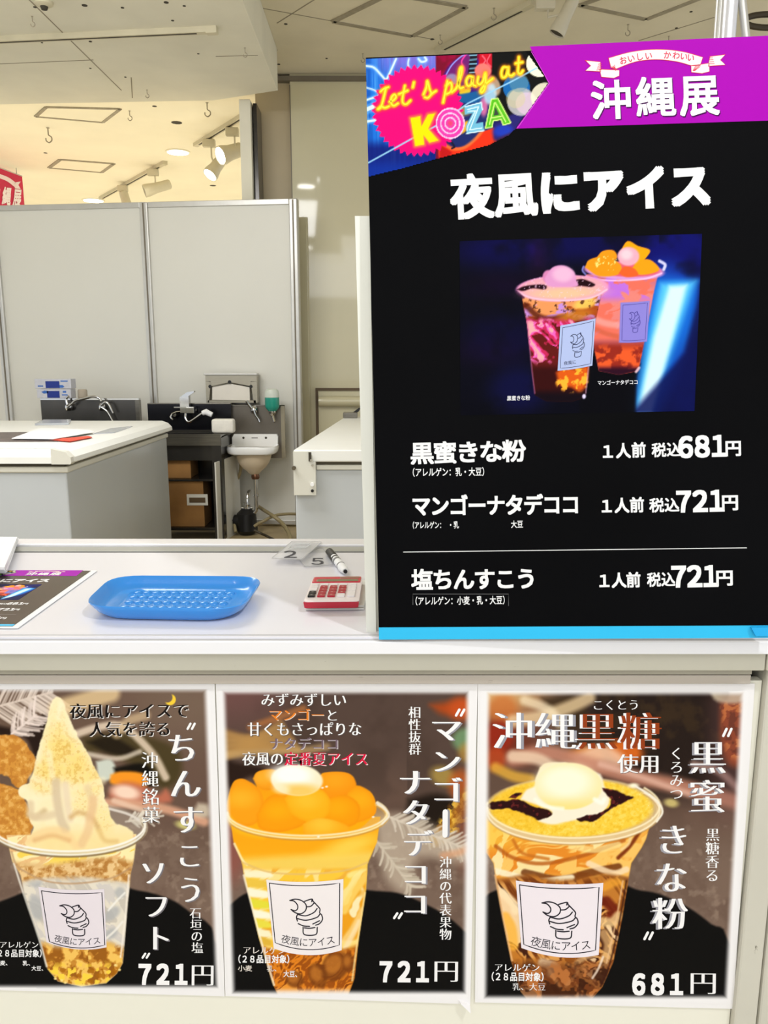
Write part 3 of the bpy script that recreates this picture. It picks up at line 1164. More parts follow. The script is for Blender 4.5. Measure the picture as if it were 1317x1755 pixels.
B().box(xa, xb - 0.012, YM0 + 0.01, YM1 - 0.02, 0.10, 0.115).build('shelf', M_steel_d, e)
B().box(xa, xa + 0.03, YM0 + 0.002, YM0 + 0.03, 0.0, zr - 0.086).build('leg', M_steel, e)


def carton(x0, x1, y0, y1, Y, d, zbase, label, hole=False, tape=False):
    a, c = ony(x0, y1, Y), ony(x1, y0, Y)
    w, h = c[0] - a[0], c[2] - zbase
    e = empty('cardboard_box', (a[0], Y, zbase), label=label, cat='box', group='cardboard boxes in the sink cabinet')
    B().box(0, w, 0, d, 0, h, 0.002).build('carton', M_card, e)
    B().box(0.0, w, -0.002, d * 0.5 - 0.002, h, h + 0.004).box(0, w, d * 0.5 + 0.002, d, h, h + 0.004).build('flap', M_card, e)
    if hole:
        p0, p1 = ony(321, 866, Y), ony(356, 847, Y)
        B().box(p0[0] - a[0], p1[0] - a[0], -0.003, 0, p0[2] - zbase, p1[2] - zbase).build('handle_rim', M_part, e)
        B().box(p0[0] - a[0] + 0.018, p1[0] - a[0] - 0.018, -0.004, -0.0, p0[2] - zbase + 0.02, p1[2] - zbase - 0.025).build('hand_hole', M_brown, e)
    return e


carton(255, 348, 826, 884, YM0 + 0.04, 0.27, 0.116, 'brown cardboard box with pale rimmed hand hole on the lower shelf', True)
carton(240, 326, 781, 820, YM0 + 0.07, 0.24, zs_ + 0.001, 'dark brown carton on the upper shelf of the sink cabinet')

# single lever mixer on the middle sink backsplash
s = YM1 / FPX
p = ony(318, 706, YM1 - 0.06)
e = empty('mixer_tap', p.tolist(), label='tall single lever mixer with white tipped spout on the middle sink', cat='faucet', group='chrome faucets over the sinks')
Q = lambda x, y, d=0.0: ((x - 318) * s, d, (706 - y) * s)
B().prism([Q(311, 707)[::2], Q(326, 707)[::2], Q(326, 678)[::2], Q(311, 681)[::2]], 'y', -0.03, 0.03).build('mixer_body', M_chrome, e)
B().prism([Q(310, 682)[::2], Q(323, 673)[::2], Q(335, 671)[::2], Q(335, 673)[::2], Q(326, 679)[::2]], 'y', -0.025, 0.02).build('lever', M_chrome, e)
B().box(Q(300, 0)[0], Q(320, 0)[0], -0.02, 0.03, Q(0, 699)[2], Q(0, 697)[2]).box(Q(321, 0)[0], Q(335, 0)[0], -0.045, 0.03, Q(0, 708)[2], Q(0, 697)[2], 0.004).build('cross_bar', M_chrome, e)
B().tube(smooth_path([Q(320, 708, -0.03), Q(320, 716, -0.04), Q(326, 722, -0.05), Q(340, 714, -0.06), Q(352, 706, -0.07)], 6), 0.010, 10).build('spout', M_chrome, e, True)
B().tube([Q(350, 707, -0.07), Q(356, 705, -0.07), Q(366, 710, -0.07)], 0.02, 12, [0.018, 0.024, 0.020]).build('spout_tip', M_paper, e, True)
B().rev([(0.026, 0.0), (0.024, -0.03), (0.014, -0.05)], Q(299, 711, 0.05), 14, 'y').build('wall_flange', M_chrome, e, True)
B().rev([(0.022, 0.0), (0.020, -0.03)], Q(331, 703, 0.05), 14, 'y').build('wall_flange', M_chrome, e, True)
B().tube([Q(311, 705, 0), Q(303, 706, 0), Q(296, 709, -0.01), Q(293, 714, -0.02), Q(297, 719, -0.02)], 0.008, 8).build('supply_bend', M_chrome, e, True)

# white paper pack on the sink rim
p0, p1 = ony(363, 740, YM0 + 0.06), ony(400, 716, YM0 + 0.06)
e = empty('paper_pack', (p0[0], YM0 + 0.05, zr + 0.001), label='white soft pack with wavy embossing on the corner of the middle sink', cat='pack')
w_, h_ = p1[0] - p0[0], p1[2] - p0[2]
B().box(0, w_, 0, 0.10, 0, h_, 0.018, 3).build('pack', mat('soft_white', (236, 232, 222), 0.6, bump=0.5, scale=18, noise=0.04), e, True)
B().box(xb - 0.06, p1[0] - 0.02, YM0 + 0.03, YM0 + 0.18, zr - 0.004, zr + 0.0005).build('tray', M_steel, bpy.data.objects['sink_cabinet'])

# hand basin with its steel wall panel
YP = 6.22
pa, pb = ony(384, 785, YP), ony(488, 694, YP)
e = empty('steel_wall_panel', (pa[0], YP, pa[2]), label='dark steel splash panel on the partition behind the hand basin', cat='panel')
w_, h_ = pb[0] - pa[0], pb[2] - pa[2]
B().box(0, w_ - 0.03, 0, 0.015, 0.0, h_).build('sheet', mat('splash_steel', (112, 106, 98), 0.3, 0.75, noise=0.12, scale=2), e)
B().box(w_ - 0.03, w_, -0.012, 0.015, 0, h_).build('side_edge', mat('splash_edge', (150, 142, 122), 0.4, 0.5), e)
B().box(0, w_, -0.012, 0.0, h_ - 0.006, h_).build('top_edge', M_steel, e)
for x in (0.05, w_ - 0.06):
    B().box(x, x + 0.03, 0.015, 0.17, h_ * 0.4, h_ * 0.4 + 0.02).build('bracket', M_steel_d, e)

M_cer = mat('ceramic_white', (246, 246, 244), 0.12, noise=0.01, coat=0.5)
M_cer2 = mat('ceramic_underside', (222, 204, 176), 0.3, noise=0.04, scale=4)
s = YP / FPX
c = ony(439, 760, YP)
e = empty('hand_basin', (c[0], YP, c[2]), label='small white ceramic hand basin with chrome trap below', cat='basin')
# rim: rounded D-shape loft, from outer lip to bowl
nb = 40


def dshape(k, w, d, n=nb, yb=-0.012, front_pow=2.6):
    pts = []
    for i in range(n):
        t = 2 * math.pi * i / n
        cx, sy = math.cos(t), math.sin(t)
        x = w / 2 * math.copysign(abs(cx) ** 0.55, cx)
        y = math.copysign(abs(sy) ** (0.6 if sy < 0 else 0.25), sy)
        pts.append((x, yb - d / 2 + d / 2 * y))
    return pts


bm = B()
W0, D0 = 83 * s, 0.29
layers = [(0.5, 0.5, -0.07, -0.10), (0.80, 0.82, -0.066, -0.05), (0.95, 0.96, -0.055, -0.02), (1.0, 1.0, -0.045, 0.0), (1.02, 1.01, -0.015, 0.0), (0.99, 0.99, 0.0, 0.0),
          (0.86, 0.88, -0.004, -0.01), (0.80, 0.80, -0.03, -0.02), (0.45, 0.5, -0.13, -0.06), (0.1, 0.1, -0.14, -0.1)]
rings = []
for kx, ky, z, yo in layers:
    d = D0 * ky
    rings.append([bm.bm.verts.new((x, y, z)) for x, y in dshape(0, W0 * kx, d, yb=-0.012 + yo * 0.4)])
for a_, b2 in zip(rings, rings[1:]):
    for k in range(nb):
        j = (k + 1) % nb
        bm.bm.faces.new((a_[k], a_[j], b2[j], b2[k]))
bm.bm.faces.new(rings[0][::-1])
bm.bm.faces.new(rings[-1])
bm.build('basin_bowl', M_cer, e, True)
# raised back ledge with tap holes
bk = B()
bk.prism([(-W0 / 2 * 0.93, -0.02), (W0 / 2 * 0.93, -0.02), (W0 / 2 * 0.95, 0.06), (W0 / 2 * 0.9, 0.078), (-W0 / 2 * 0.84, 0.078), (-W0 / 2 * 0.93, 0.05)], 'y', -0.055, -0.005)
bk.build('back_ledge', M_cer, e, True)
for x in (-0.088, 0.088):
    B().rev([(0.009, -0.002), (0.009, 0.001)], (x, -0.056, 0.05), 12, 'y').build('tap_hole', M_slot, e)
B().box(-0.024, 0.024, -0.0575, -0.055, 0.046, 0.053).build('overflow_slot', mat('slot_grey', (130, 126, 120), 0.5), e)
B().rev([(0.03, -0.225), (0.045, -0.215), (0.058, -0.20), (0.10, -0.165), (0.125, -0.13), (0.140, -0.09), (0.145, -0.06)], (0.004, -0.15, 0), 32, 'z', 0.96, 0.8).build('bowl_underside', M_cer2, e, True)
B().rev([(0.026, -0.262), (0.032, -0.252), (0.032, -0.235), (0.026, -0.22)], (0.012, -0.15, 0), 20).build('drain_nut', mat('brass_dark', (120, 84, 64), 0.3, 0.8), e, True)
zz = lambda y: (760 - y) * s
B().tube([(0.012, -0.15, zz(822)), (0.012, -0.15, zz(845)), (0.012, -0.15, -0.47), (0.008, -0.15, -0.51), (-0.012, -0.15, -0.535), (-0.04, -0.15, -0.53), (-0.056, -0.15, -0.5), (-0.058, -0.15, -0.42), (-0.056, -0.13, -0.39), (-0.056, -0.05, -0.38)], 0.017, 14).build('trap', M_chrome, e, True)
B().tube([(0.012, -0.15, -0.255), (0.012, -0.15, zz(826))], 0.0175, 14).build('tail_pipe', M_chrome, e, True)
for z in (-0.395, -0.47):
    B().rev([(0.024, -0.008), (0.024, 0.008)], (0.012 if z > -0.45 else -0.058, -0.15, z), 16).build('slip_nut', M_chrome, e, True)
# black drain fitting on floor
xq = lambda x: (x - 439) * s
e2 = empty('drain_fitting', (c[0], YP - 0.14, 0), label='black plastic drain fitting on the floor under the hand basin', cat='drain')
q = lambda x, y: ((x - 439) * s, 0, c[2] + (760 - y) * s)
b = B().tube([q(424, 868), q(424, 876), q(424, 905), q(424, 912)], 0.06, 18, [0.035, 0.075, 0.085, 0.06])
b.build('flange_body', M_black, e2, True)
B().tube([q(391, 887), q(392, 887), q(391, 889), q(397, 890), q(404, 890), q(412, 890)], 0.05, 16, [0.07, 0.072, 0.05, 0.045, 0.05, 0.06]).build('side_pipe', M_black, e2, True)
B().tube([q(424, 858), q(424, 870)], 0.024, 14).tube([q(416, 867), q(435, 867)], 0.010, 8).build('clamp', M_chrome, e2, True)

# wall tap over the hand basin
e = tap(437, 702, YP, 'chrome push tap leaning over the hand basin', [(0, 0), (3, 8), (7, 14), (9, 20)], [(-2, -2), (-8, -10, -0.07), (-11, -16, -0.08)])
for ch in e.children:
    if ch.name.startswith('spout'):
        pass

# soap dispenser
cS = ony(467, 690, YP - 0.05)
e = empty('soap_dispenser', (cS[0], YP - 0.06, cS[2]), label='upturned bottle of green liquid soap on the steel panel', cat='dispenser')
M_soap = mat('green_soap', (34, 148, 128), 0.25, noise=0.05, coat=0.4)
M_btl = mat('frosted_plastic', (206, 212, 200), 0.35, noise=0.02)
sx = 12.2 * s
B().rev([(sx * 0.55, -14 * s), (sx * 0.85, -10 * s), (sx, -6 * s), (sx, 9 * s)], (0, 0, 0), 24).build('soap_level', M_soap, e, True)
B().rev([(sx * 1.0, 9 * s), (sx, 14 * s), (sx * 0.96, 18 * s), (sx * 0.8, 22 * s), (sx * 0.5, 23 * s)], (0, 0, 0), 24).build('bottle', M_btl, e, True)
B().rev([(0.014, -22 * s), (0.02, -20 * s), (0.028, -17 * s), (0.028, -14 * s)], (0.0, 0, 0), 18).build('valve_cup', M_chrome, e, True)
B().tube([(0.004, 0, -20 * s), (0.012, -0.02, -28 * s), (0.02, -0.03, -32 * s)], 0.009, 10).build('nozzle', M_chrome, e, True)
B().box(-0.012, 0.012, 0.02, 0.058, -20 * s, -14 * s).build('wall_bracket', M_chrome, e)

# paper towel dispenser
YD = 6.28
d0, d1 = ony(354, 693, YD), ony(440, 642, YD)
e = empty('towel_dispenser', (d0[0], YD, d0[2] + 0.012), label='grey steel paper towel dispenser with white towels in its window', cat='dispenser')
w_, h_ = d1[0] - d0[0], d1[2] - d0[2]
M_dsp = mat('brushed_steel_light', (168, 162, 146), 0.35, 0.5, noise=0.05, scale=10, stretch=(1, 1, 20))
t = 0.1
b = B()
b.box(0, w_, 0.0, t, h_ * 0.72, h_ * 0.93)
b.prism([(0, 0), (0.05 * w_, 0), (0.10 * w_, h_ * 0.70), (0.0, h_ * 0.72)], 'y', 0.0, t)
b.prism([(w_, 0), (0.93 * w_, 0), (0.88 * w_, h_ * 0.70), (w_, h_ * 0.72)], 'y', 0.0, t)
b.box(0.03 * w_, 0.97 * w_, 0.0, t, 0, h_ * 0.08)
b.prism([(0.10 * w_, h_ * 0.56), (0.48 * w_, h_ * 0.70), (0.88 * w_, h_ * 0.56), (0.88 * w_, h_ * 0.72), (0.10 * w_, h_ * 0.72)], 'y', 0.0, 0.02)
b.build('housing', M_dsp, e)
B().box(-0.01, w_ + 0.005, -0.012, t, h_ * 0.93, h_, 0.003).build('lid', M_alu, e)
B().prism([(0.11 * w_, h_ * 0.10), (0.85 * w_, h_ * 0.08), (0.85 * w_, h_ * 0.52), (0.48 * w_, h_ * 0.64), (0.12 * w_, h_ * 0.52)], 'y', 0.012, 0.08).build('paper_towels', mat('towel_paper', (232, 226, 214), 0.8, noise=0.02), e)
for x in (0.06, 0.86):
    B().rev([(0.013, -0.004), (0.013, 0.002)], (x * w_ + 0.01, 0, h_ * 0.55), 12, 'y').build('side_hole', M_black, e)
B().rev([(0.014, -0.003), (0.014, 0.002)], (0.47 * w_, 0, h_ * 0.70), 12, 'y').build('thumb_notch', M_black, e)
B().box(0.02, w_ - 0.02, 0.02, t, -0.012, 0.0).build('under_tray', M_steel_d, e)

# hoses
def hose(pts, r, label, mm):
    b = B().tube(smooth_path(pts, 8), r, 10)
    o = b.build('hose', mm, None, True)
    return tag(o, label, 'hose')


M_hose = mat('beige_hose', (150, 136, 100), 0.45, noise=0.05)
fz = lambda x, y: onz(x, y, 0.02)
hose([ony(411, 786, 6.17), ony(413, 800, 6.18), ony(410, 815, 6.2), ony(404, 828, 6.24), ony(402, 845, 6.2), ony(400, 880, 6.1), ony(404, 912, 6.0)], 0.013, 'thin hose dropping from behind the hand basin', M_hose)
hose([ony(443, 868, 6.26), ony(452, 874, 6.15), ony(468, 884, 5.95), ony(482, 895, 5.9), ony(492, 908, 5.75), ony(498, 925, 5.5), fz(500, 975)], 0.015, 'beige hose curving from the trap to the right freezer', M_hose)
hose([ony(436, 902, 6.0), ony(442, 898, 6.0), ony(452, 893, 6.0), ony(470, 884, 6.05), ony(490, 881, 6.1), ony(512, 881, 6.2)], 0.012, 'beige hose arching low toward the pillar wall', M_hose)
hose([ony(436, 909, 5.8), ony(447, 914, 5.78), ony(462, 921, 5.8), ony(480, 930, 5.6)], 0.010, 'dark cable on the floor beside the drain fitting', mat('dark_cable', (62, 54, 38), 0.5))
# white box under basin at the left (corner with skirting)
b0 = partY(400, 850)
e = empty('low_wall_panel', (ony(383, 840, 6.0)[0], 5.72, 0), label='pale panel jutting from the partition between cabinet and basin', cat='panel')
wq = ony(408, 840, 6.2)[0] - ony(383, 840, 6.0)[0]
B().hull8([(0, 0, 0), (0.01, 0, 0), (wq + 0.01, 0.52, 0), (wq, 0.52, 0), (0, 0, 0.62), (0.01, 0, 0.62), (wq + 0.01, 0.52, 0.62), (wq, 0.52, 0.62)]).build('panel', M_part, e)

# metal rack poles at the upper right
e = empty('metal_stand', (0, 0, 0), label='bare metal stand pole with brace rising behind the menu board', cat='stand')
Yp = 1.7
r_ = 11 / FPX * Yp
tz = ony(1250, -120, Yp)
B().tube([(ony(1249, 60, Yp)[0], Yp, 0.0), (ony(1249, 60, Yp)[0], Yp, 3.4)], r_, 20).build('pole', mat('bright_pole', (226, 226, 232), 0.3, 0.5), e, True)
B().tube([(ony(1231, 60, Yp + 0.1)[0], Yp + 0.1, 0.0), (ony(1231, 60, Yp + 0.1)[0], Yp + 0.1, 3.4)], r_ * 0.62, 16).build('rear_pole', M_alu, e, True)
B().tube([ony(1266, -60, Yp), ony(1284, 110, Yp)], r_ * 0.6, 14).build('brace', M_alu, e, True)
B().tube([(ony(1249, 60, Yp)[0], Yp, 2.4), ony(1266, -62, Yp)], 0.006, 8).build('joint_pin', M_alu, e, True)
b = B()
cc = Vector(ony(1316, 36, Yp + 0.3))
b.tube([cc + Vector((math.cos(t) * 0.055, 0, math.sin(t) * 0.014)) for t in np.linspace(0, math.pi * 2, 25)], 0.007, 8)
o = b.build('hanging_ring', mat('dark_ring', (70, 62, 50), 0.4, 0.6), None, True)
tag(o, 'dark metal ring at the top right corner beside the pole', 'ring')

# ================================================================ SALES COUNTER
ZT = 1.0515
YF = 0.822
M_fas = worn('fascia_paint', (206, 202, 186), (120, 108, 88), 0.4, 26, 0.69, (1, 1, 14))
M_rail = worn('rail_paint', (188, 178, 166), (70, 60, 46), 0.45, 22, 0.66, (1, 1, 20))
M_post = worn('post_paint', (206, 202, 188), (86, 80, 62), 0.4, 34, 0.64, (1, 1, 0.35))
M_cream = mat('cream_panel', (238, 235, 220), 0.4, noise=0.012, scale=2)
ct = empty('sales_counter', (0, YF, 0), label='long white sales counter with cream front panel', cat='counter')
yB = onz(300, 925, ZT + 0.004)[1] - YF
yB0 = onz(300, 942, ZT + 0.004)[1] - YF
X0, X1 = -1.3, 0.62
B().box(X0, X1, 0.003, yB0, ZT - 0.017, ZT, 0.0).build('worktop', M_white, ct)
B().box(X0, X1, -0.004, 0.004, ZT - 0.0175, ZT - 0.003, 0.001, 3).build('front_edging', mat('edging_white', (240, 239, 242), 0.3, noise=0.005), ct)
B().prism([(0.0, ZT - 0.0032), (0.0042, ZT - 0.0032), (0.0100, ZT + 0.0002), (0.0100, ZT + 0.0007), (0.0085, ZT + 0.0007)], 'x', X0, X1).build('edge_groove', mat('groove_grey', (190, 189, 192), 0.4), ct)
B().box(X0, X1, yB0, yB0 + (yB - yB0) * 0.42, ZT - 0.017, ZT + 0.002, 0.001).build('rear_channel', mat('channel_grey', (168, 168, 160), 0.4), ct)
B().box(X0, X1, yB0 - 0.0035, yB0, ZT - 0.01, ZT + 0.0004).build('channel_joint', mat('joint_dark', (92, 90, 86), 0.5), ct)
B().box(X0, X1, yB0 + (yB - yB0) * 0.42, yB, ZT - 0.017, ZT + 0.006, 0.002).build('rear_rail', mat('rail_white', (236, 234, 238), 0.3, 0.1), ct)


def zY(y, Y):
    return ony(658, y, Y)[2]


Yfa, Yrl, Ypn = 0.834, 0.842, 0.853
XR = ony(1296, 1150, Yfa)[0]
B().box(X0, ony(1313, 1135, Yfa)[0], Yfa - YF, 0.10, zY(1150, Yfa), ZT - 0.0175, 0.0015).build('fascia', M_fas, ct)
B().box(X0, XR, Yrl - YF, 0.05, zY(1156, Yrl), zY(1150.4, Yfa), 0.0005).build('groove_strip', mat('groove_paint', (170, 164, 148), 0.5), ct)
B().box(X0, XR, Yrl - YF + 0.004, 0.05, zY(1158.5, Yrl), zY(1156, Yrl)).build('shadow_gap', M_slot, ct)
B().box(X0, XR, Yrl - YF + 0.001, 0.05, zY(1173, Yrl), zY(1158, Yrl), 0.001).build('lower_rail', M_rail, ct)
xp = ony(1292, 1250, Ypn)[0] + 0.0045
B().box(X0, xp, Ypn - YF, Ypn - YF + 0.012, 0.03, zY(1173, Yrl)).build('front_panel', M_cream, ct)
B().box(xp + 0.001, xp + 0.030, 0.022, 0.06, 0.0, zY(1151, Yfa), 0.003).build('end_post', M_post, ct)
B().box(xp + 0.036, xp + 0.2, 0.030, 0.09, 0.0, zY(1151, Yfa), 0.003).build('end_post', M_post, ct)
B().box(xp - 0.02, xp + 0.05, 0.06, 0.07, 0.0, zY(1180, Yfa)).build('dark_backing', M_slot, ct)
B().box(ony(1313, 1135, Yfa)[0] + 0.0015, X1, Yfa - YF, 0.10, zY(1150, Yfa), ZT - 0.0175, 0.0015).build('fascia', M_fas, ct)
B().box(X0, X0 + 0.03, 0.05, yB, 0, ZT - 0.02).box(X1 - 0.03, X1, 0.12, yB, 0, ZT - 0.02).build('side_panel', M_cream, ct)
B().box(X0 + 0.03, X1 - 0.03, yB - 0.02, yB - 0.005, 0.03, ZT - 0.02).build('rear_panel', M_cream, ct)

# white upright strip that backs the menu board
q0 = onz(637, 1090, ZT)
e = empty('white_upright', (q0[0], q0[1] + 0.012, ZT), label='white upright board edge standing left of the menu board', cat='upright')
hU = ony(620, 372, q0[1] + 0.018)[2] - ZT
tw = ony(608, 372, q0[1])[0] - ony(628, 1086, q0[1])[0]


def lean(pts):
    return pts


xL0 = onz(628, 1089, ZT)[0] - q0[0]
xL1 = ony(608.5, 372, q0[1] + 0.012)[0] - q0[0]
xR0 = onz(645, 1089, ZT)[0] - q0[0]
xR1 = ony(634, 372, q0[1] + 0.012)[0] - q0[0]
B().hull8([(xL0, 0, 0), (xR0, 0, 0), (xR0, 0.035, 0), (xL0, 0.035, 0), (xL1, 0, hU), (xR1, 0, hU), (xR1, 0.035, hU), (xL1, 0.035, hU)]).build('strip', mat('foam_white', (238, 238, 228), 0.5, noise=0.01), e)
B().hull8([(xR0 + 0.0005, 0.004, 0), (xR0 + 0.006, 0.004, 0), (xR0 + 0.006, 0.03, 0), (xR0 + 0.0005, 0.03, 0), (xR1 + 0.0005, 0.004, hU), (xR1 + 0.008, 0.004, hU), (xR1 + 0.008, 0.03, hU), (xR1 + 0.0005, 0.03, hU)]).build(
    'shaded_side', mat('foam_side_shade', (196, 194, 180), 0.6), e)  # grey box whose colour holds the shade on the upright's side

# ================================================================ MENU BOARD
def rotm(a, b_, c):
    ca, sa, cb, sb, cc, s_ = math.cos(a), math.sin(a), math.cos(b_), math.sin(b_), math.cos(c), math.sin(c)
    return np.array([[ca, -sa, 0], [sa, ca, 0], [0, 0, 1]]) @ np.array([[1, 0, 0], [0, cb, -sb], [0, sb, cb]]) @ np.array([[cc, 0, s_], [0, 1, 0], [-s_, 0, cc]])


M_print = print_mat('printed_ink', 0.5, 0.06)
BO = onz(650, 1096, ZT)
plB = Plane(BO, rotm(-0.04854603, -0.02558979, -0.02216796))
HB, WB = 0.5874, 0.424
board = sheet_empty('menu_board', plB, label='tall black menu board with purple header and white Japanese lettering', cat='sign')
M_bk = mat('board_black', (11, 11, 13), 0.6, noise=0.2, scale=2.5, spec=0.04)
M_foam = mat('board_core', (222, 222, 222), 0.6)
B().box(0, WB, 0.0004, 0.007, 0, HB, 0.0003, 1).build('foam_core', M_foam, board)
B().box(0, WB, 0.0, 0.0004, 0, HB).build('black_face', M_bk, board)
vb = plB.px(650, 1075.2)[1]
B().box(0, WB, -0.0006, 0.0, 0.0, vb).build('blue_band', mat('cyan_band', (40, 190, 242), 0.4, noise=0.01), board)
uq, vq = plB.px(1291, 1092)
B().hull8([(uq - 0.004, -0.004, vb - 0.001), (WB + 0.01, -0.004, vb - 0.001), (WB + 0.01, -0.001, vb - 0.001), (uq - 0.004, -0.001, vb - 0.001),
           (uq + 0.001, -0.005, 0.0035), (WB + 0.01, -0.005, 0.0035), (WB + 0.01, -0.002, 0.0035), (uq + 0.001, -0.002, 0.0035)]).build('lifted_tape', mat('cyan_tape', (24, 172, 236), 0.3), board)

# purple header
polys(plB, board, [[(908.5, 80), (1345, 60), (1345, 206), (884.5, 220.5), (940.5, 143)]], (172, 0, 180), 0.0003, 'purple_header')
strokes(plB, board, [[(911, 88.5), (942, 143), (887, 220)]], 0.9, (226, 90, 226), 0.0004, 'header_edge', curve=False)

# neon collage
Z6 = lambda x, y: (600 + 0.2733 * x, 60 + 0.2733 * y)
arrow = [Z6(*p) for p in ((98, 148), (1107, 102), (1250, 300), (1045, 588), (1000, 632), (870, 695), (720, 735), (565, 775), (330, 840), (116, 892))]


def paint_neon(px, py):
    x, y = (px - 600) / 0.2733, (py - 60) / 0.2733
    k = Ink(x, y, (20, 90, 190))
    # curtain
    f = noise(x, y * 0.05, 16, 5)
    k.mix(sm(0.25, 0.8, f) * 0.7, (30, 120, 225))
    k.mix(sm(0.6, 0.95, noise(x, y * 0.04, 9, 6)) * 0.6, (110, 190, 250))
    k.mix(sm(330, 150, y) * sm(80, 300, x) * 0.75, (150, 110, 215))
    k.mix(sm(0.55, 0.9, noise(x, y * 0.1, 22, 8)) * sm(560, 420, y) * 0.5, (70, 160, 240))
    k.mix(sm(640, 720, y) * 0.85, (8, 20, 110))
    k.mix(sm(760, 850, y) * 0.5, (10, 60, 180))
    for pts, w in (([(100, 195), (150, 205), (195, 250), (225, 280), (245, 250), (290, 150)], 9), ([(100, 410), (200, 375), (260, 340)], 9), ([(100, 330), (160, 350), (190, 380)], 5),
                   ([(100, 545), (180, 530), (260, 500)], 12), ([(100, 470), (170, 440)], 22), ([(430, 150), (450, 170), (480, 160), (470, 140)], 9), ([(370, 150), (366, 190), (390, 240)], 6)):
        k.line(pts, w * 2.4, (120, 190, 250), 12, 0.5)
        k.line(pts, w, (225, 245, 255), 5, 0.95)
    # right, dark with bokeh
    k.mix(sm(536, 542, x), (120, 8, 40))
    k.mix(sm(540, 560, x) * sm(880, 860, x) * sm(360, 240, y) * sm(0.4, 0.7, fbm(x, y, 60, 4)) * 0.8, (160, 0, 60))
    k.mix(sm(886, 892, x), (14, 14, 12))
    # guitar
    k.ell(720, 300, 140, 170, (60, 20, 120), 20, 10)
    k.ell(740, 560, 190, 170, (20, 24, 90), 0, 12, sm(540, 548, x))
    k.ell(740, 580, 150, 120, (24, 40, 110), -10, 12)
    k.poly([(600, 250), (640, 180), (720, 125), (760, 125), (740, 230), (680, 330), (620, 330)], (110, 30, 110), 6)
    k.line([(598, 262), (640, 190), (700, 135), (745, 118)], 5, (150, 160, 255), 4)
    k.line([(730, 120), (700, 170), (720, 220), (690, 290)], 6, (255, 60, 160), 5)
    k.line([(760, 250), (770, 190), (800, 118)], 5, (255, 90, 170), 4)
    k.poly([(755, 122), (800, 120), (790, 250), (740, 250)], (24, 22, 34), 3, curve=False)
    for j in range(5):
        k.line([(752, 130 + j * 27), (794, 127 + j * 27)], 5, (130, 190, 220), 3, curve=False)
    k.poly([(815, 118), (890, 116), (890, 210), (800, 240)], (205, 20, 40), 4, curve=False)
    k.line([(830, 130), (850, 160), (835, 190), (870, 205)], 5, (255, 110, 130), 4)
    k.line([(880, 125), (860, 170), (885, 200)], 4, (255, 110, 130), 4)
    k.ell(835, 225, 52, 46, (250, 120, 110), 0, 6)
    k.ell(640, 290, 44, 46, (160, 170, 200), 0, 8, 0.7)
    k.ell(900, 320, 42, 66, (215, 180, 150), -20, 8, 0.8)
    k.poly([(690, 345), (755, 335), (745, 372), (690, 372)], (220, 190, 40), 5)
    k.poly([(680, 375), (880, 345), (900, 420), (760, 430), (690, 420)], (22, 90, 150), 8)
    k.poly([(600, 430), (750, 440), (850, 420), (830, 620), (700, 700), (600, 660)], (30, 40, 100), 10, 0.8)
    k.ell(700, 480, 60, 30, (200, 170, 60), 0, 14, 0.7)
    k.ell(840, 450, 24, 60, (240, 120, 170), 0, 10, 0.8)
    k.ell(880, 370, 40, 70, (190, 220, 235), 0, 10, 0.8)
    k.poly([(700, 560), (740, 540), (730, 600), (690, 620)], (230, 170, 30), 8)
    # orange body rim
    k.poly([(560, 665), (620, 700), (700, 705), (770, 670), (810, 620), (880, 590), (912, 590), (912, 690), (800, 725), (700, 745), (566, 780)], (232, 50, 20), 5)
    k.line([(600, 690), (650, 715), (720, 705), (790, 650), (830, 600)], 16, (255, 130, 60), 10, 0.7)
    k.poly([(566, 690), (600, 710), (640, 740), (600, 770), (566, 775)], (190, 20, 20), 8)
    k.line([(625, 655), (655, 700), (640, 712)], 10, (20, 20, 40), 4)
    # blue corner under the A
    k.poly([(905, 560), (1010, 500), (1100, 480), (1045, 590), (990, 640), (905, 660)], (40, 34, 110), 14)
    k.ell(960, 600, 60, 36, (30, 60, 190), -10, 16, 0.9)
    k.ell(980, 655, 80, 26, (70, 30, 50), -25, 14, 0.8)
    R = sm(888, 894, x)
    for cx, cy, r, c, a in ((1045, 330, 84, (22, 110, 190), 0.9), (1075, 420, 88, (190, 186, 190), 0.9), (1110, 430, 70, (235, 200, 225), 0.6), (1040, 400, 60, (210, 200, 150), 0.5),
                            (1190, 180, 84, (250, 247, 215), 1), (1225, 390, 90, (240, 232, 205), 0.9), (1060, 300, 60, (110, 150, 160), 0.5)):
        m = k.mell(cx, cy, r, r, 0, 3) * R * a
        k.mix(m, c)
    # starburst
    t = np.arctan2(y - 475, x - 425)
    rr = np.hypot(x - 425, y - 475)
    saw = np.abs(((t * 42 / (2 * math.pi)) % 1) - 0.5) * 2
    R0 = 262 + 28 * saw
    k.mix(1 - sm(-2, 3, rr - R0), (255, 0, 118))
    # thin neon line
    k.line([(116, 802), (400, 645), (560, 560), (740, 430), (1000, 300), (1172, 208)], 7, (150, 205, 240), 4, curve=False)
    # glow of script and K
    for pts in SCRIPT:
        k.line(pts, 40, (255, 120, 30), 14, 0.35)
        k.line(pts, 21, (255, 205, 20), 6, 0.95)
    k.mix((1 - sm(0, 26, dseg(x, y, K_POLY, True))) * 0.75, (255, 150, 60))
    k.poly(K_POLY, (255, 226, 0), 3, curve=False)
    # O
    r = np.hypot((x - 630), (y - 555) * 0.93)
    k.mix(1 - sm(86, 90, r), (236, 60, 170))
    for a, b2 in ((84, 90), (56, 62), (30, 36)):
        k.mix(sm(a - 2, a, r) * (1 - sm(b2, b2 + 2, r)), (255, 200, 235))
    k.mix(1 - sm(0, 28, r), (250, 70, 100))
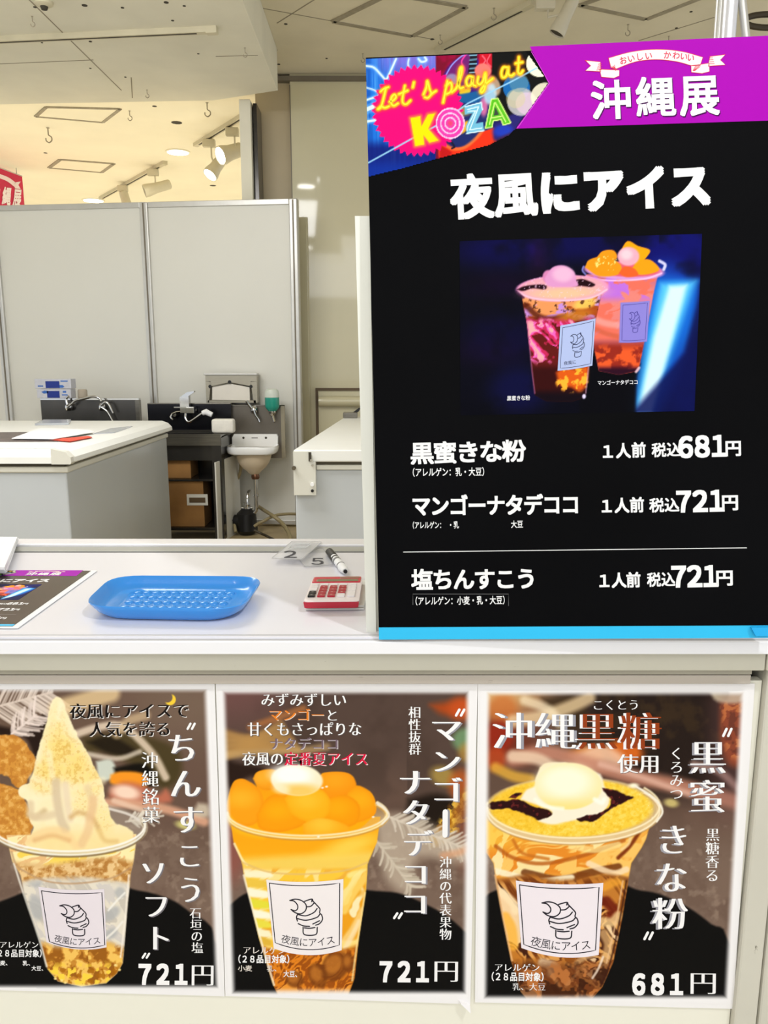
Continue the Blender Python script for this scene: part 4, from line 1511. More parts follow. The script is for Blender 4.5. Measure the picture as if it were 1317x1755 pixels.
    # Z and A
    k.poly([(718, 448), (826, 420), (832, 470), (790, 555), (835, 548), (842, 602), (732, 622), (728, 570), (770, 490), (722, 500)], (110, 185, 215), 3, curve=False)
    for off in (([(738, 468), (808, 450), (752, 596), (828, 584)], 5), ([(722, 452), (824, 424), (832, 470)], 5), ([(732, 618), (842, 600)], 5), ([(738, 482), (788, 476), (740, 572), (735, 600)], 4)):
        k.line(off[0], off[1], (225, 248, 255), 3, curve=False)
    k.poly([(888, 402), (928, 398), (1010, 552), (962, 566), (948, 530), (898, 540), (892, 580), (850, 584)], (90, 190, 30), 3, curve=False)
    k.poly([(912, 450), (936, 500), (902, 508)], (60, 70, 60), 3, curve=False)
    for pl in ([(888, 402), (928, 398), (1010, 552), (962, 566), (948, 530), (898, 540), (892, 580), (850, 584), (888, 402)], [(908, 425), (876, 560)], [(912, 425), (978, 545)], [(890, 520), (950, 512)]):
        k.line(pl, 5, (225, 255, 140), 3, curve=False)
    return k.c


SCRIPT = [[(194, 356), (212, 340), (242, 328)], [(226, 334), (218, 370), (206, 420), (192, 458), (176, 466)], [(178, 464), (196, 450), (220, 458), (246, 448)],
          [(250, 420), (275, 410), (290, 390), (280, 375), (262, 392), (258, 425), (275, 445), (302, 430)],
          [(345, 320), (330, 400), (335, 430), (355, 435), (380, 412)], [(308, 372), (362, 350)], [(402, 298), (395, 330)],
          [(462, 375), (480, 330), (486, 290), (500, 340), (510, 370), (490, 395), (470, 392)], [(510, 372), (540, 352)],
          [(585, 425), (600, 350), (612, 290)], [(604, 320), (630, 300), (640, 330), (628, 360), (606, 372)],
          [(640, 360), (670, 330), (698, 250), (702, 205), (690, 220), (682, 300), (690, 335), (712, 330)],
          [(768, 265), (745, 262), (730, 290), (738, 320), (758, 315), (768, 285), (772, 265), (772, 310), (790, 322)],
          [(805, 265), (800, 300), (815, 312), (835, 290), (850, 240), (850, 300), (842, 345), (825, 362), (822, 345), (850, 310), (895, 275)],
          [(985, 205), (962, 205), (950, 240), (958, 268), (980, 258), (992, 215), (994, 205), (994, 245), (1012, 258), (1030, 245)],
          [(1060, 140), (1056, 200), (1055, 235), (1070, 245), (1085, 225)], [(1040, 180), (1082, 172)]]
K_POLY = [(380, 522), (442, 510), (448, 575), (490, 500), (535, 492), (492, 590), (556, 662), (500, 676), (462, 630), (466, 688), (410, 698)]

u0, v1 = 0.0, HB
ua, va = plB.px(945, 90)
ub, vbm = plB.px(627, 306)
grid_print('neon_collage', plB, 0.0, ua, vbm, HB - 0.0004, 0.00085, paint_neon, 0.00045, M_print, board, clip=arrow)
strokes(plB, board, [[Z6(*q) for q in p] for p in SCRIPT], 2.6, (255, 240, 60), 0.0006, 'neon_script')

# ribbon emblem on the header
Z7 = lambda x, y: (880 + 0.3318 * x, 60 + 0.3318 * y)
c_rib, c_red = (246, 236, 236), (226, 70, 90)
top = smooth_path([(492, 120), (610, 88), (740, 75), (870, 86), (980, 116)], 5)
bot = smooth_path([(922, 160), (840, 138), (735, 128), (630, 140), (527, 178)], 5)
mainb = [tuple(p) for p in top] + [(965, 160)] + [tuple(p) for p in bot] + [(505, 170)]
polys(plB, board, [[Z7(*p) for p in mainb], [Z7(*p) for p in [(372, 132), (450, 140), (452, 190), (372, 186), (400, 160)]],
                   [Z7(*p) for p in [(446, 178), (548, 182), (548, 212), (520, 224), (455, 218)]],
                   [Z7(*p) for p in [(1016, 112), (1096, 102), (1070, 130), (1096, 156), (1006, 162)]],
                   [Z7(*p) for p in [(918, 160), (1012, 146), (1014, 190), (975, 200), (920, 194)]]], c_rib, 0.0005, 'ribbon')
outl = [[Z7(*p) for p in mainb + [mainb[0]]], [Z7(*p) for p in [(372, 132), (450, 140), (452, 190), (372, 186), (400, 160), (372, 132)]],
        [Z7(*p) for p in [(446, 178), (548, 182), (548, 212), (520, 224), (455, 218), (446, 178)]], [Z7(*p) for p in [(1016, 112), (1096, 102), (1070, 130), (1096, 156), (1006, 162), (1016, 112)]],
        [Z7(*p) for p in [(918, 160), (1012, 146), (1014, 190), (975, 200), (920, 194), (918, 160)]]]
for j in range(4):
    outl.append([Z7(502 + j * 7, 168 - j * 4), Z7(535 - j * 2, 176 + j * 3)])
    outl.append([Z7(944 + j * 7, 158 + j * 2), Z7(928 + j * 3, 186)])
    outl.append([Z7(455, 150 + j * 10), Z7(440 - j * 3, 152 + j * 10)])
    outl.append([Z7(1014, 120 + j * 10), Z7(1030 + j * 3, 119 + j * 10)])
strokes(plB, board, outl, 1.0, c_red, 0.00055, 'ribbon_outline', curve=False)
txt = 'おいしい　かわいい'
cells = []
arc = smooth_path([(555, 132), (640, 113), (735, 105), (830, 106), (905, 118)], 20)
for i, ch in enumerate(txt):
    t = i / (len(txt) - 1) * (len(arc) - 1)
    j = int(t)
    p = arc[j]
    q = arc[min(j + 1, len(arc) - 1)] - arc[max(j - 1, 0)]
    q = q / np.hypot(*q)
    X, Y = Z7(p[0] + 12, p[1])
    cells.append((ch, X, Y, 13.5, 14.5, (q[0], q[1])))
cells_out(plB, board, cells, (222, 60, 90), 0.012, layer=0.0006)
cells_out(plB, board, [('沖', 1048, 171, 72, 70, (1, -0.04)), ('縄', 1124, 166, 70, 72, (1, -0.04)), ('展', 1199, 163, 70, 74, (1, -0.04))], (250, 246, 250), 0.024, layer=0.0007,
          shadow=((1.6, 1.8), (70, 10, 80)))

# title and price lines
WH = (242, 242, 242)
for seg, pa, pb_, bo in (('夜風', (772, 338.5), (921.7, 330.8), 0.036), ('にアイス', (921.7, 330.8), (1221, 315.5), 0.056)):
    write(plB, board, seg, pa, pb_, 79, WH, bo, layer=0.0004, label='large white title lettering')
rows = [('黒蜜きな粉', (704, 777), (901, 772), 39.5, 0.030), ('マンゴーナタデココ', (706, 867), (994, 864), 37, 0.034), ('塩ちんすこう', (706, 993.5), (920, 991), 38, 0.031)]
for t, a, b2, h, bo in rows:
    write(plB, board, t, a, b2, h, WH, bo, wf=1.06)
for (xa_, xb_, ya, yb_), (ta, tb, tya, tyb), num, (na, nb_, nya, nyb), (ea, eb, eya, eyb) in (
        ((1033, 1107, 773.5, 771), (1117, 1168, 771.5, 770), '681', (1161, 1247, 765.5, 763.5), (1242, 1272, 768, 767.5)),
        ((1031, 1104, 867, 865), (1113, 1165, 866, 865), '721', (1158, 1243, 859, 857.5), (1236, 1267, 861, 860.5)),
        ((1027, 1098, 995, 993.5), (1109, 1158, 993.5, 992.5), '721', (1150, 1232, 987.5, 986.5), (1226, 1258, 990, 989.5))):
    w3 = (xb_ - xa_) / 3
    cells_out(plB, board, [('１', xa_ + 9, ya, 30, 27, (1, -0.02)), ('人', xa_ + w3 * 1.45, (ya + yb_) / 2, 26, 27, (1, -0.02)), ('前', xb_ - 12, yb_, 25.5, 27, (1, -0.02))], WH, 0.034)
    write(plB, board, '税込', (ta, tya), (tb, tyb), 25.5, WH, 0.026)
    n3 = (nb_ - na) / 3
    cells_out(plB, board, [(HALF[c], na + n3 * (i + 0.5), nya + (nyb - nya) * i / 2, 43, 46.5, (1, -0.02)) for i, c in enumerate(num)], WH, 0.042)
    write(plB, board, '円', (ea, eya), (eb, eyb), 28.5, WH, 0.034)
write(plB, board, '(アレルゲン:乳・大豆)', (700, 809.5), (838, 808), 15.5, WH, 0.016, hf=1)
write(plB, board, '(アレルゲン:', (702, 900), (762, 899.6), 13, WH, 0.016)
write(plB, board, '・乳', (768, 899.5), (787, 899.3), 13, WH, 0.016)
write(plB, board, '大豆', (876, 898.5), (897, 898), 13.5, WH, 0.016)
write(plB, board, '(アレルゲン:小麦・乳・大豆)', (705, 1030), (873, 1028), 15.5, WH, 0.014)
strokes(plB, board, [[(708, 1036), (708, 1018), (872, 1018), (872, 1038)]], 0.8, (120, 120, 120), name='thin_frame', curve=False)
strokes(plB, board, [[(692, 946), (1280, 938.8)]], 1.3, (235, 235, 235), name='divider_line', curve=False)

# logo sticker drawn on every cup: strokes in frame coordinates (0..1)
LG = [[(0.276, 0.243), (0.36, 0.215), (0.45, 0.235), (0.51, 0.30), (0.50, 0.385), (0.43, 0.44), (0.345, 0.43), (0.285, 0.385)],
      [(0.276, 0.243), (0.34, 0.25), (0.385, 0.31), (0.38, 0.37), (0.34, 0.40), (0.285, 0.385)],
      [(0.49, 0.245), (0.54, 0.225), (0.60, 0.21), (0.615, 0.245), (0.66, 0.30), (0.71, 0.37), (0.705, 0.43), (0.735, 0.47), (0.745, 0.54), (0.70, 0.60), (0.64, 0.62)],
      [(0.60, 0.21), (0.595, 0.25)], [(0.52, 0.33), (0.58, 0.32), (0.63, 0.27)],
      [(0.385, 0.44), (0.36, 0.50), (0.37, 0.56)], [(0.385, 0.455), (0.50, 0.47), (0.62, 0.42), (0.67, 0.36)], [(0.37, 0.52), (0.50, 0.54), (0.66, 0.50), (0.71, 0.45)],
      [(0.38, 0.60), (0.46, 0.63), (0.55, 0.635)], [(0.60, 0.60), (0.70, 0.555)], [(0.45, 0.65), (0.465, 0.765), (0.64, 0.765), (0.665, 0.655)], [(0.47, 0.66), (0.55, 0.665), (0.63, 0.655)]]


def sticker(pl, parent, outer, frame, sag, lw, layer=0.0005, col=(236, 230, 236), chars='夜風にアイス', linecol=(40, 36, 46), cells_w=1.0):
    """label on a cup: outer outline and inner frame as 4 photo corners (TL, TR, BR, BL), sag = downward bow in pixels"""
    def bil(q, s_, t):
        (x0, y0), (x1, y1), (x2, y2), (x3, y3) = q
        bow = sag * (1 - (2 * s_ - 1) ** 2)
        return ((x0 * (1 - s_) + x1 * s_) * (1 - t) + (x3 * (1 - s_) + x2 * s_) * t, (y0 * (1 - s_) + y1 * s_) * (1 - t) + (y3 * (1 - s_) + y2 * s_) * t + bow * (0.45 + 0.55 * t))
    N = 12
    ed = [bil(outer, i / N, 0) for i in range(N + 1)] + [bil(outer, 1 - i / N, 1) for i in range(N + 1)]
    polys(pl, parent, [ed], col, layer, 'cup_label')
    fr = [bil(frame, i / N, 0) for i in range(N + 1)] + [bil(frame, 1 - i / N, 1) for i in range(N + 1)]
    strokes(pl, parent, [fr + [fr[0]]], lw * 0.75, linecol, layer + 0.0001, 'label_frame', curve=False)
    strokes(pl, parent, [[bil(frame, a_, b2) for a_, b2 in p] for p in LG], lw, linecol, layer + 0.0001, 'label_drawing')
    if chars:
        cells = []
        W_ = frame[1][0] - frame[0][0]
        for i, c in enumerate(chars):
            s_ = 0.175 + 0.137 * i
            X, Y = bil(frame, s_, 0.885)
            X2, Y2 = bil(frame, s_ + 0.02, 0.885)
            d = np.array([X2 - X, Y2 - Y])
            d /= np.hypot(*d)
            cells.append((c, X, Y, W_ * 0.135, W_ * 0.135, (d[0], d[1])))
        cells_out(pl, parent, cells, linecol, 0.0, layer=layer + 0.0001, name='label_lettering')


# picture on the board
Z1 = lambda x, y: (780 + 0.3341 * x, 390 + 0.3341 * y)


def swirl(k, m, x, y, sc, seed, cols, stretch=2.2, slope=0.5):
    """marbled streaks inside mask m"""
    w = fbm(x, y, sc * 2.5, seed, 3) * sc * 2.2
    f = fbm(x / stretch + w, (y + slope * x) + w, sc, seed + 3, 4)
    n = len(cols)
    for i, c in enumerate(cols):
        lo = 0.28 + 0.44 * i / n
        k.mix(m * sm(lo, lo + 0.035, f), c)


def paint_photo(px, py):
    x, y = (px - 780) / 0.3341, (py - 390) / 0.3341
    k = Ink(x, y, (4, 4, 26))
    for cx, cy, rx, ry, c, a in ((230, 120, 260, 90, (8, 6, 90), .8), (700, 90, 420, 90, (8, 6, 96), .8), (1150, 180, 200, 220, (12, 14, 120), .9), (260, 560, 200, 120, (10, 6, 74), .6),
                                 (330, 830, 150, 120, (12, 14, 90), .7), (160, 640, 150, 60, (40, 8, 70), .35), (430, 170, 30, 90, (110, 20, 110), .45), (1080, 420, 160, 220, (20, 90, 200), .8),
                                 (250, 300, 160, 60, (30, 0, 60), .5), (1220, 800, 150, 200, (14, 24, 130), .8)):
        k.ell(cx, cy, rx, ry, c, 0, 70, a)
    k.mix(sm(0.5, 0.8, fbm(x, y, 180, 12)) * 0.5, (2, 2, 14))
    k.poly([(980, 270), (1262, 262), (1262, 420), (1190, 620), (1050, 960), (900, 960)], (16, 110, 225), 45, 0.75, curve=False)
    k.poly([(1055, 285), (1235, 275), (1215, 330), (1090, 700), (1000, 950), (925, 950), (985, 600)], (90, 200, 250), 30, 0.95, curve=False)
    k.poly([(1100, 300), (1190, 295), (1120, 560), (1010, 945), (940, 945), (1020, 560)], (220, 248, 255), 20, 0.95, curve=False)
    k.poly([(900, 955), (1262, 955), (1262, 300), (1180, 640)], (8, 16, 90), 22, 0.85, curve=False)
    k.poly([(640, 720), (950, 700), (930, 760), (925, 960), (640, 960)], (4, 3, 12), 14, 0.9, curve=False)
    # cup behind
    bodyB = [(672, 240), (690, 330), (715, 620), (740, 735), (840, 755), (940, 735), (965, 620), (1020, 330), (1045, 235)]
    m = k.mpoly(bodyB, 4, curve=False)
    k.mix(m, (205, 110, 130))
    k.mix(m * sm(640, 420, y) * sm(270, 340, y), (232, 130, 120))
    k.mix(m * sm(0.52, 0.6, fbm(x * 0.6, y + x * 0.3, 60, 31)) * sm(600, 560, y), (235, 110, 90))
    k.mix(m * sm(0.55, 0.62, fbm(x * 0.6, y - x * 0.3, 46, 33)) * sm(400, 340, y), (190, 110, 220))
    k.mix(m * sm(560, 620, y), (150, 40, 26))
    k.mix(m * sm(580, 640, y) * sm(0.5, 0.62, fbm(x, y, 50, 36)), (235, 90, 40))
    k.mix(m * sm(700, 735, y), (60, 10, 40))
    k.line([(715, 470), (770, 490), (830, 500)], 26, (250, 190, 190), 16, 0.5)
    k.line([(720, 520), (780, 545), (840, 560)], 18, (200, 90, 60), 12, 0.6)
    k.ell(868, 222, 205, 46, (215, 150, 215), 3, 4)
    k.ell(868, 214, 186, 38, (226, 90, 110), 3, 5)
    for pts, c in (([(668, 205), (690, 165), (770, 150), (850, 190), (840, 240), (740, 250)], (240, 150, 20)), ([(730, 150), (760, 120), (815, 118), (830, 160), (760, 180)], (246, 150, 20)),
                   ([(845, 130), (885, 70), (940, 95), (1000, 115), (985, 150), (940, 190), (880, 170)], (255, 165, 10)), ([(900, 220), (940, 175), (1000, 165), (1050, 215), (990, 240), (930, 240)], (255, 158, 16)),
                   ([(840, 235), (870, 200), (920, 210), (940, 245), (880, 255)], (236, 96, 40))):
        k.poly(pts, c, 4)
    k.mix(k.mell(780, 185, 60, 40) * sm(0.55, 0.7, fbm(x, y, 12, 9)), (255, 225, 120))
    k.ell(890, 148, 56, 48, (240, 170, 190), 0, 6)
    k.ell(880, 138, 30, 26, (250, 205, 215), 0, 14)
    k.line([(672, 250), (740, 268), (860, 272), (980, 262), (1060, 235)], 6, (250, 200, 240), 4, 0.8)
    k.line([(1072, 215), (1078, 190), (1050, 172)], 12, (230, 225, 255), 6, 0.9)
    k.line([(660, 200), (655, 220), (670, 240)], 6, (150, 150, 240), 5, 0.8)
    k.line([(930, 740), (945, 720)], 10, (255, 220, 230), 6, 0.8)
    k.poly([(850, 385), (1000, 378), (985, 585), (842, 590)], (150, 135, 215), 4, curve=False)
    # front cup
    bodyA = [(345, 350), (352, 400), (372, 500), (395, 720), (412, 860), (470, 890), (600, 893), (668, 868), (700, 620), (725, 460), (750, 345)]
    m = k.mpoly(bodyA, 4, curve=False)
    k.mix(m, (110, 26, 22))
    mu = m * sm(490, 440, y)
    k.mix(mu, (170, 72, 20))
    k.mix(mu * sm(0.5, 0.58, fbm(x * 0.5, y, 60, 41)), (236, 150, 90))
    k.mix(mu * sm(0.56, 0.62, fbm(x * 0.5, y + 0.2 * x, 50, 44)), (196, 140, 220))
    k.ell(670, 390, 60, 26, (252, 200, 90), -15, 10, 0.9 * 1)
    k.mix(mu * sm(0.6, 0.68, fbm(x, y, 22, 45)) * 0.7, (60, 20, 10))
    k.line([(365, 400), (420, 450), (480, 470), (560, 460)], 24, (90, 26, 10), 14, 0.8)
    k.ell(610, 455, 90, 26, (200, 120, 30), -14, 12, 0.8)
    ml = m * sm(450, 500, y)
    w = fbm(x, y, 90, 51, 3) * 120
    f = fbm(x * 0.7 + w, y + w * 0.8 - x * 0.6, 60, 53)
    k.mix(ml * sm(0.44, 0.5, f) * sm(700, 640, y), (205, 40, 90))
    k.mix(ml * sm(0.53, 0.57, f) * sm(720, 660, y), (240, 100, 190))
    k.mix(ml * sm(0.60, 0.63, f) * sm(720, 660, y), (250, 170, 170))
    k.mix(ml * sm(690, 740, y), (70, 12, 12))
    k.poly([(520, 745), (560, 715), (640, 730), (680, 700), (680, 790), (640, 850), (600, 820), (540, 810)], (222, 90, 20), 14)
    k.mix(k.mell(600, 780, 85, 70, 0, 10) * sm(0.52, 0.6, fbm(x, y, 34, 57)), (255, 180, 50))
    k.mix(m * sm(820, 870, y), (26, 8, 24))
    k.line([(372, 480), (392, 700), (410, 850)], 5, (200, 110, 150), 4, 0.6)
    k.line([(720, 470), (695, 640), (672, 850)], 4, (220, 180, 210), 4, 0.6)
    k.ell(663, 866, 9, 12, (230, 220, 255), 0, 4)
    k.ell(552, 312, 238, 68, (236, 150, 200), -2, 4)
    k.ell(552, 306, 218, 56, (232, 164, 176), -2, 6)
    k.ell(560, 338, 170, 30, (250, 195, 150), -2, 22, 0.9)
    k.poly([(318, 318), (360, 300), (440, 292), (470, 300), (460, 318), (400, 312), (350, 326)], (50, 10, 24), 5)
    k.poly([(620, 268), (660, 265), (718, 290), (700, 305), (650, 300), (600, 300)], (46, 8, 20), 5)
    k.mix(k.mell(552, 306, 225, 60) * sm(0.66, 0.74, fbm(x, y, 10, 61)) * 0.6, (250, 210, 240))
    k.ell(480, 252, 30, 34, (214, 130, 180), 0, 6)
    k.poly([(460, 262), (500, 205), (560, 195), (610, 225), (622, 268), (630, 300), (560, 306), (480, 300)], (222, 150, 200), 5)
    k.ell(555, 240, 52, 38, (238, 186, 216), 0, 16, 0.9)
    k.line([(322, 330), (400, 362), (550, 374), (700, 360), (780, 318)], 6, (252, 200, 220), 4, 0.8)
    k.line([(318, 330), (352, 360)], 10, (60, 20, 60), 5, 0.7)
    k.c = k.c * (1 - 0.45 * (1 - np.clip(k.c.max(1) / 150.0, 0, 1)))[:, None]
    return k.c


pu0, pv0 = plB.px(788, 709)
pu1, pv1 = plB.px(1197, 401)
pu0 = 0.5 * (plB.px(787, 415)[0] + pu0)
grid_print('drinks_picture', plB, 0.0898, 0.3275, 0.2411, 0.4141, 0.00082, paint_photo, 0.0003, M_print, board)
sticker(plB, board, [Z1(541, 503), Z1(722, 466), Z1(705, 708), Z1(527, 735)], [Z1(553, 514), Z1(712, 480), Z1(697, 698), Z1(540, 722)], 1.2, 1.0, 0.0005, (176, 190, 232), '夜風に', (30, 30, 70))
sticker(plB, board, [Z1(852, 388), Z1(998, 376), Z1(985, 584), Z1(845, 590)], [Z1(862, 398), Z1(988, 386), Z1(976, 574), Z1(856, 580)], 1.0, 0.9, 0.00045, (140, 130, 214), '', (70, 60, 150))
write(plB, board, '黒蜜きな粉', (869, 682.6), (909, 681.6), 9, (235, 235, 240), 0.016, layer=0.0006)
write(plB, board, 'マンゴーナタデココ', (1024, 656.2), (1094, 654.6), 8.6, (235, 235, 240), 0.016, layer=0.0006)

# ================================================================ THREE DRINK POSTERS on the counter front
YPo = 0.8505
plP = Plane((0, YPo, 0.6), np.eye(3))


def poster(corners, label):
    """paper sheet on the counter front; corners in photo pixels TL TR BR BL"""
    e = sheet_empty('drink_poster', plP, label=label, cat='poster', group='drink posters taped to the counter front')
    P = [plP.px(*c) for c in corners]
    n = 8
    b = B()
    for i in range(n):
        pass
    vs = []
    for side in (0, 0.0002):
        vs.append([b.bm.verts.new((u, side, v)) for u, v in P])
    f, g = vs
    b.bm.faces.new(f)
    b.bm.faces.new(g[::-1])
    for i in range(4):
        j = (i + 1) % 4
        b.bm.faces.new((f[i], g[i], g[j], f[j]))
    b.build('paper_sheet', mat('poster_paper', (243, 240, 240), 0.4, noise=0.008), e)
    return e


def poster_print(e, x0, x1, y0, y1, paint, clip=None):
    ua_, va_ = plP.px(x0, y0)
    ub_, vb_ = plP.px(x1, y0)
    uc_, vc_ = plP.px(x0, y1)
    ud_, vd_ = plP.px(x1, y1)
    grid_print('printed_picture', plP, min(ua_, uc_), max(ub_, ud_), vc_, va_, 0.00092, paint, 0.0002, M_print, e, clip)


def fade_edges(k, L, R_, T, Bt, soft=9, paper=(243, 240, 240)):
    """the print fades to white paper at its borders; L and R_ are (x at top, x at bottom)"""
    t = (k.y - T) / (Bt - T)
    xl_ = L[0] * (1 - t) + L[1] * t
    xr_ = R_[0] * (1 - t) + R_[1] * t
    d = np.minimum(np.minimum(k.x - xl_, xr_ - k.x), np.minimum(k.y - T, Bt - k.y))
    k.mix(1 - sm(-soft * 0.6, soft * 0.7, d), paper)


def backdrop(k, cx, seed, dx):
    """brown out-of-focus table top with a black round tray"""
    x, y = k.x, k.y
    n = fbm(x, y, 60, seed)
    k.mix(sm(0.3, 0.7, n), (104, 80, 68))
    k.mix(sm(1380, 1480, y) * 0.8, (126, 104, 90))
    k.mix(sm(0.45, 0.75, fbm(x, y, 22, seed + 1)) * sm(1360, 1440, y) * 0.5, (100, 78, 66))
    k.mix(sm(0.6, 0.8, fbm(x, y, 14, seed + 2)) * sm(1380, 1440, y) * 0.35, (168, 146, 128))


def tray_black(k, pts):
    k.poly(pts, (10, 9, 9), 3)


def feather(k, x0, y0, x1, y1, w, n, col, seed, a=0.75, lw=1.9):
    r = random.Random(seed)
    dx, dy = x1 - x0, y1 - y0
    L = math.hypot(dx, dy)
    for i in range(n):
        t = r.random()
        s_ = r.choice((-1, 1))
        bx, by = x0 + dx * t, y0 + dy * t
        q = w * (0.5 + r.random() * 0.6)
        ex = bx + dx / L * q * 0.9 - dy / L * q * s_
        ey = by + dy / L * q * 0.9 + dx / L * q * s_
        dv = r.randint(-26, 16)
        c = tuple(min(255, max(0, v + dv)) for v in col)
        k.line([(bx, by), ((bx + ex) / 2 + s_ * 1.5, (by + ey) / 2 + 1), (ex, ey)], lw, c, 2.2, a)
    k.line([(x0, y0), (x1, y1)], lw * 1.3, col, 2, a, curve=False)


def crumbs(k, m, sc, seed, dark, light, th=0.5):
    f = fbm(k.x, k.y, sc, seed, 3)
    k.mix(m * sm(th, th + 0.06, f), light)
    k.mix(m * sm(1 - th, 1 - th - 0.06, f) * 0.8, dark)


# --- poster 1: salted cookie soft serve -------------------------------------
def paint1(x, y):
    k = Ink(x, y, (104, 82, 68))
    backdrop(k, 0, 71, 0)
    k.mix(sm(1330, 1210, y) * sm(120, 330, x) * 0.5, (128, 108, 92))
    # dark leaves and pale feathers behind
    k.poly([(-20, 1240), (40, 1250), (60, 1235), (90, 1220), (82, 1290), (62, 1300), (40, 1262), (-20, 1262)], (40, 26, 20), 5)
    k.poly([(140, 1262), (220, 1255), (300, 1280), (310, 1330), (280, 1352), (240, 1320), (180, 1290), (150, 1290)], (66, 56, 26), 10, 0.8)
    k.poly([(150, 1272), (190, 1262), (240, 1292), (190, 1292)], (32, 24, 14), 6, 0.9)
    feather(k, -20, 1215, 90, 1186, 44, 90, (222, 204, 190), 5)
    feather(k, 20, 1258, 62, 1225, 24, 40, (232, 214, 204), 6)
    k.line([(100, 1215), (150, 1200), (190, 1188)], 26, (232, 200, 150), 10, 0.8)
    k.line([(120, 1262), (170, 1246), (212, 1246), (260, 1290), (284, 1332)], 10, (228, 206, 182), 6, 0.85)
    k.line([(140, 1290), (200, 1300), (240, 1288)], 6, (236, 220, 200), 5, 0.7)
    k.line([(200, 1258), (220, 1236), (250, 1226)], 12, (210, 180, 140), 7, 0.7)
    k.poly([(165, 1305), (190, 1302), (200, 1322), (190, 1336), (170, 1334)], (206, 210, 196), 4)
    k.poly([(195, 1316), (240, 1308), (262, 1322), (262, 1345), (240, 1348), (205, 1340)], (18, 14, 8), 5)
    k.poly([(190, 1328), (206, 1322), (240, 1324), (256, 1336), (246, 1350), (212, 1348), (190, 1342)], (246, 150, 36), 4)
    k.poly([(190, 1350), (212, 1340), (245, 1345), (270, 1362), (285, 1352), (292, 1375), (230, 1376), (190, 1368)], (196, 110, 84), 7, 0.9)
    k.ell(216, 1358, 24, 12, (250, 214, 190), 10, 6)
    k.line([(184, 1376), (230, 1378), (290, 1388), (350, 1408)], 12, (226, 168, 136), 7, 0.85)
    k.line([(196, 1372), (230, 1384), (262, 1396)], 7, (240, 206, 180), 5, 0.7)
    feather(k, 216, 1408, 280, 1398, 14, 24, (236, 226, 210), 8)
    k.ell(318, 1414, 16, 7, (206, 196, 120), 10, 4)
    k.poly([(340, 1376), (356, 1380), (356, 1400), (330, 1396)], (236, 222, 196), 6, 0.7)
    # black tray
    tray_black(k, [(-20, 1552), (14, 1540), (60, 1522), (120, 1506), (180, 1508), (228, 1524), (262, 1531), (300, 1545), (330, 1566), (356, 1582), (368, 1610), (372, 1720), (-20, 1720)])
    # cup back rim and walls
    k.mix(k.mell(117, 1418, 133, 46, 0, 2) * 0.45, (190, 176, 160))
    k.line([(188, 1386), (222, 1396), (246, 1412), (246, 1424)], 3.4, (226, 216, 206), 2, 0.9)
    # cookies
    for pts, sd in (([(-15, 1262), (10, 1259), (38, 1266), (54, 1288), (60, 1304), (54, 1325), (38, 1350), (24, 1346), (14, 1332), (-2, 1326), (-15, 1320)], 3),
                    ([(-15, 1338), (8, 1344), (34, 1356), (47, 1382), (56, 1412), (44, 1446), (20, 1446), (-15, 1424)], 8)):
        m = k.poly(pts, (214, 148, 62), 1.6, wob=5)
        crumbs(k, m * 0.7, 7, 90 + sd, (188, 116, 42), (236, 182, 100), 0.57)
        m2 = k.mpoly(pts, 12, wob=5)
        k.mix(m * (1 - m2) * 0.6, (186, 112, 40))
    # cup body
    body = [(12, 1432), (16, 1452), (22, 1476), (36, 1500), (42.5, 1531), (70, 1612), (82, 1660), (100, 1681), (140, 1690), (182, 1684), (200, 1668), (210, 1650), (213, 1616), (219, 1546), (224, 1496), (229, 1474), (232, 1448), (233, 1430)]
    m = k.mpoly(body, 1.8, curve=False)
    k.mix(m, (232, 204, 158))
    up = m * sm(1494, 1470, y)
    k.mix(up, (250, 226, 160))
    swirl(k, up, x, y, 22, 17, [(238, 190, 130), (252, 236, 176), (252, 214, 90)])
    md = m * sm(1470, 1484, y - 6 * np.sin((x - 20) / 33)) * sm(1530, 1510, y + 10 * np.cos((x - 120) / 60))
    k.mix(md, (214, 164, 98))
    crumbs(k, md, 8, 131, (178, 118, 52), (238, 200, 140), 0.56)
    wt = m * sm(1505, 1522, y + 8 * np.cos((x - 120) / 50))
    k.mix(wt, (222, 212, 196))
    swirl(k, wt, x, y, 26, 19, [(206, 196, 182), (232, 222, 204), (214, 206, 198)], 2.0, -0.8)
    for cx, cy, rx, ry, an in ((60, 1508, 14, 12, 30), (62, 1556, 12, 22, -14), (192, 1566, 16, 9, -40), (206, 1530, 9, 10, 0), (190, 1600, 12, 8, -30)):
        k.mix(k.mell(cx, cy, rx, ry, an, 4) * wt * 0.8, (178, 178, 178))
    gr = m * sm(1612, 1628, y + 4 * np.sin(x / 9))
    k.mix(gr, (206, 140, 52))
    crumbs(k, gr, 13, 141, (146, 84, 20), (246, 196, 96), 0.54)
    crumbs(k, gr * sm(1640, 1665, y), 10, 151, (170, 100, 10), (255, 214, 70), 0.58)
    # glints of the cup
    for p, w, c in (([(24, 1480), (40, 1530), (66, 1606), (80, 1656)], 2.4, (250, 244, 232)), ([(221, 1500), (215, 1570), (207, 1640)], 2.2, (250, 240, 226)), ([(20, 1460), (28, 1482), (44, 1494), (80, 1510), (130, 1514), (190, 1505), (226, 1486)], 2.2, (190, 150, 110)),
                    ([(186, 1560), (200, 1544), (214, 1530)], 2.4, (248, 244, 236)), ([(180, 1610), (196, 1596), (210, 1580)], 3, (246, 240, 230))):
        k.line(p, w, c, 1.8, 0.75)
    for cx, cy in ((95, 1677), (106, 1680), (205, 1662), (198, 1654), (112, 1684)):
        k.ell(cx, cy, 2.4, 2, (250, 220, 140), 0, 1)
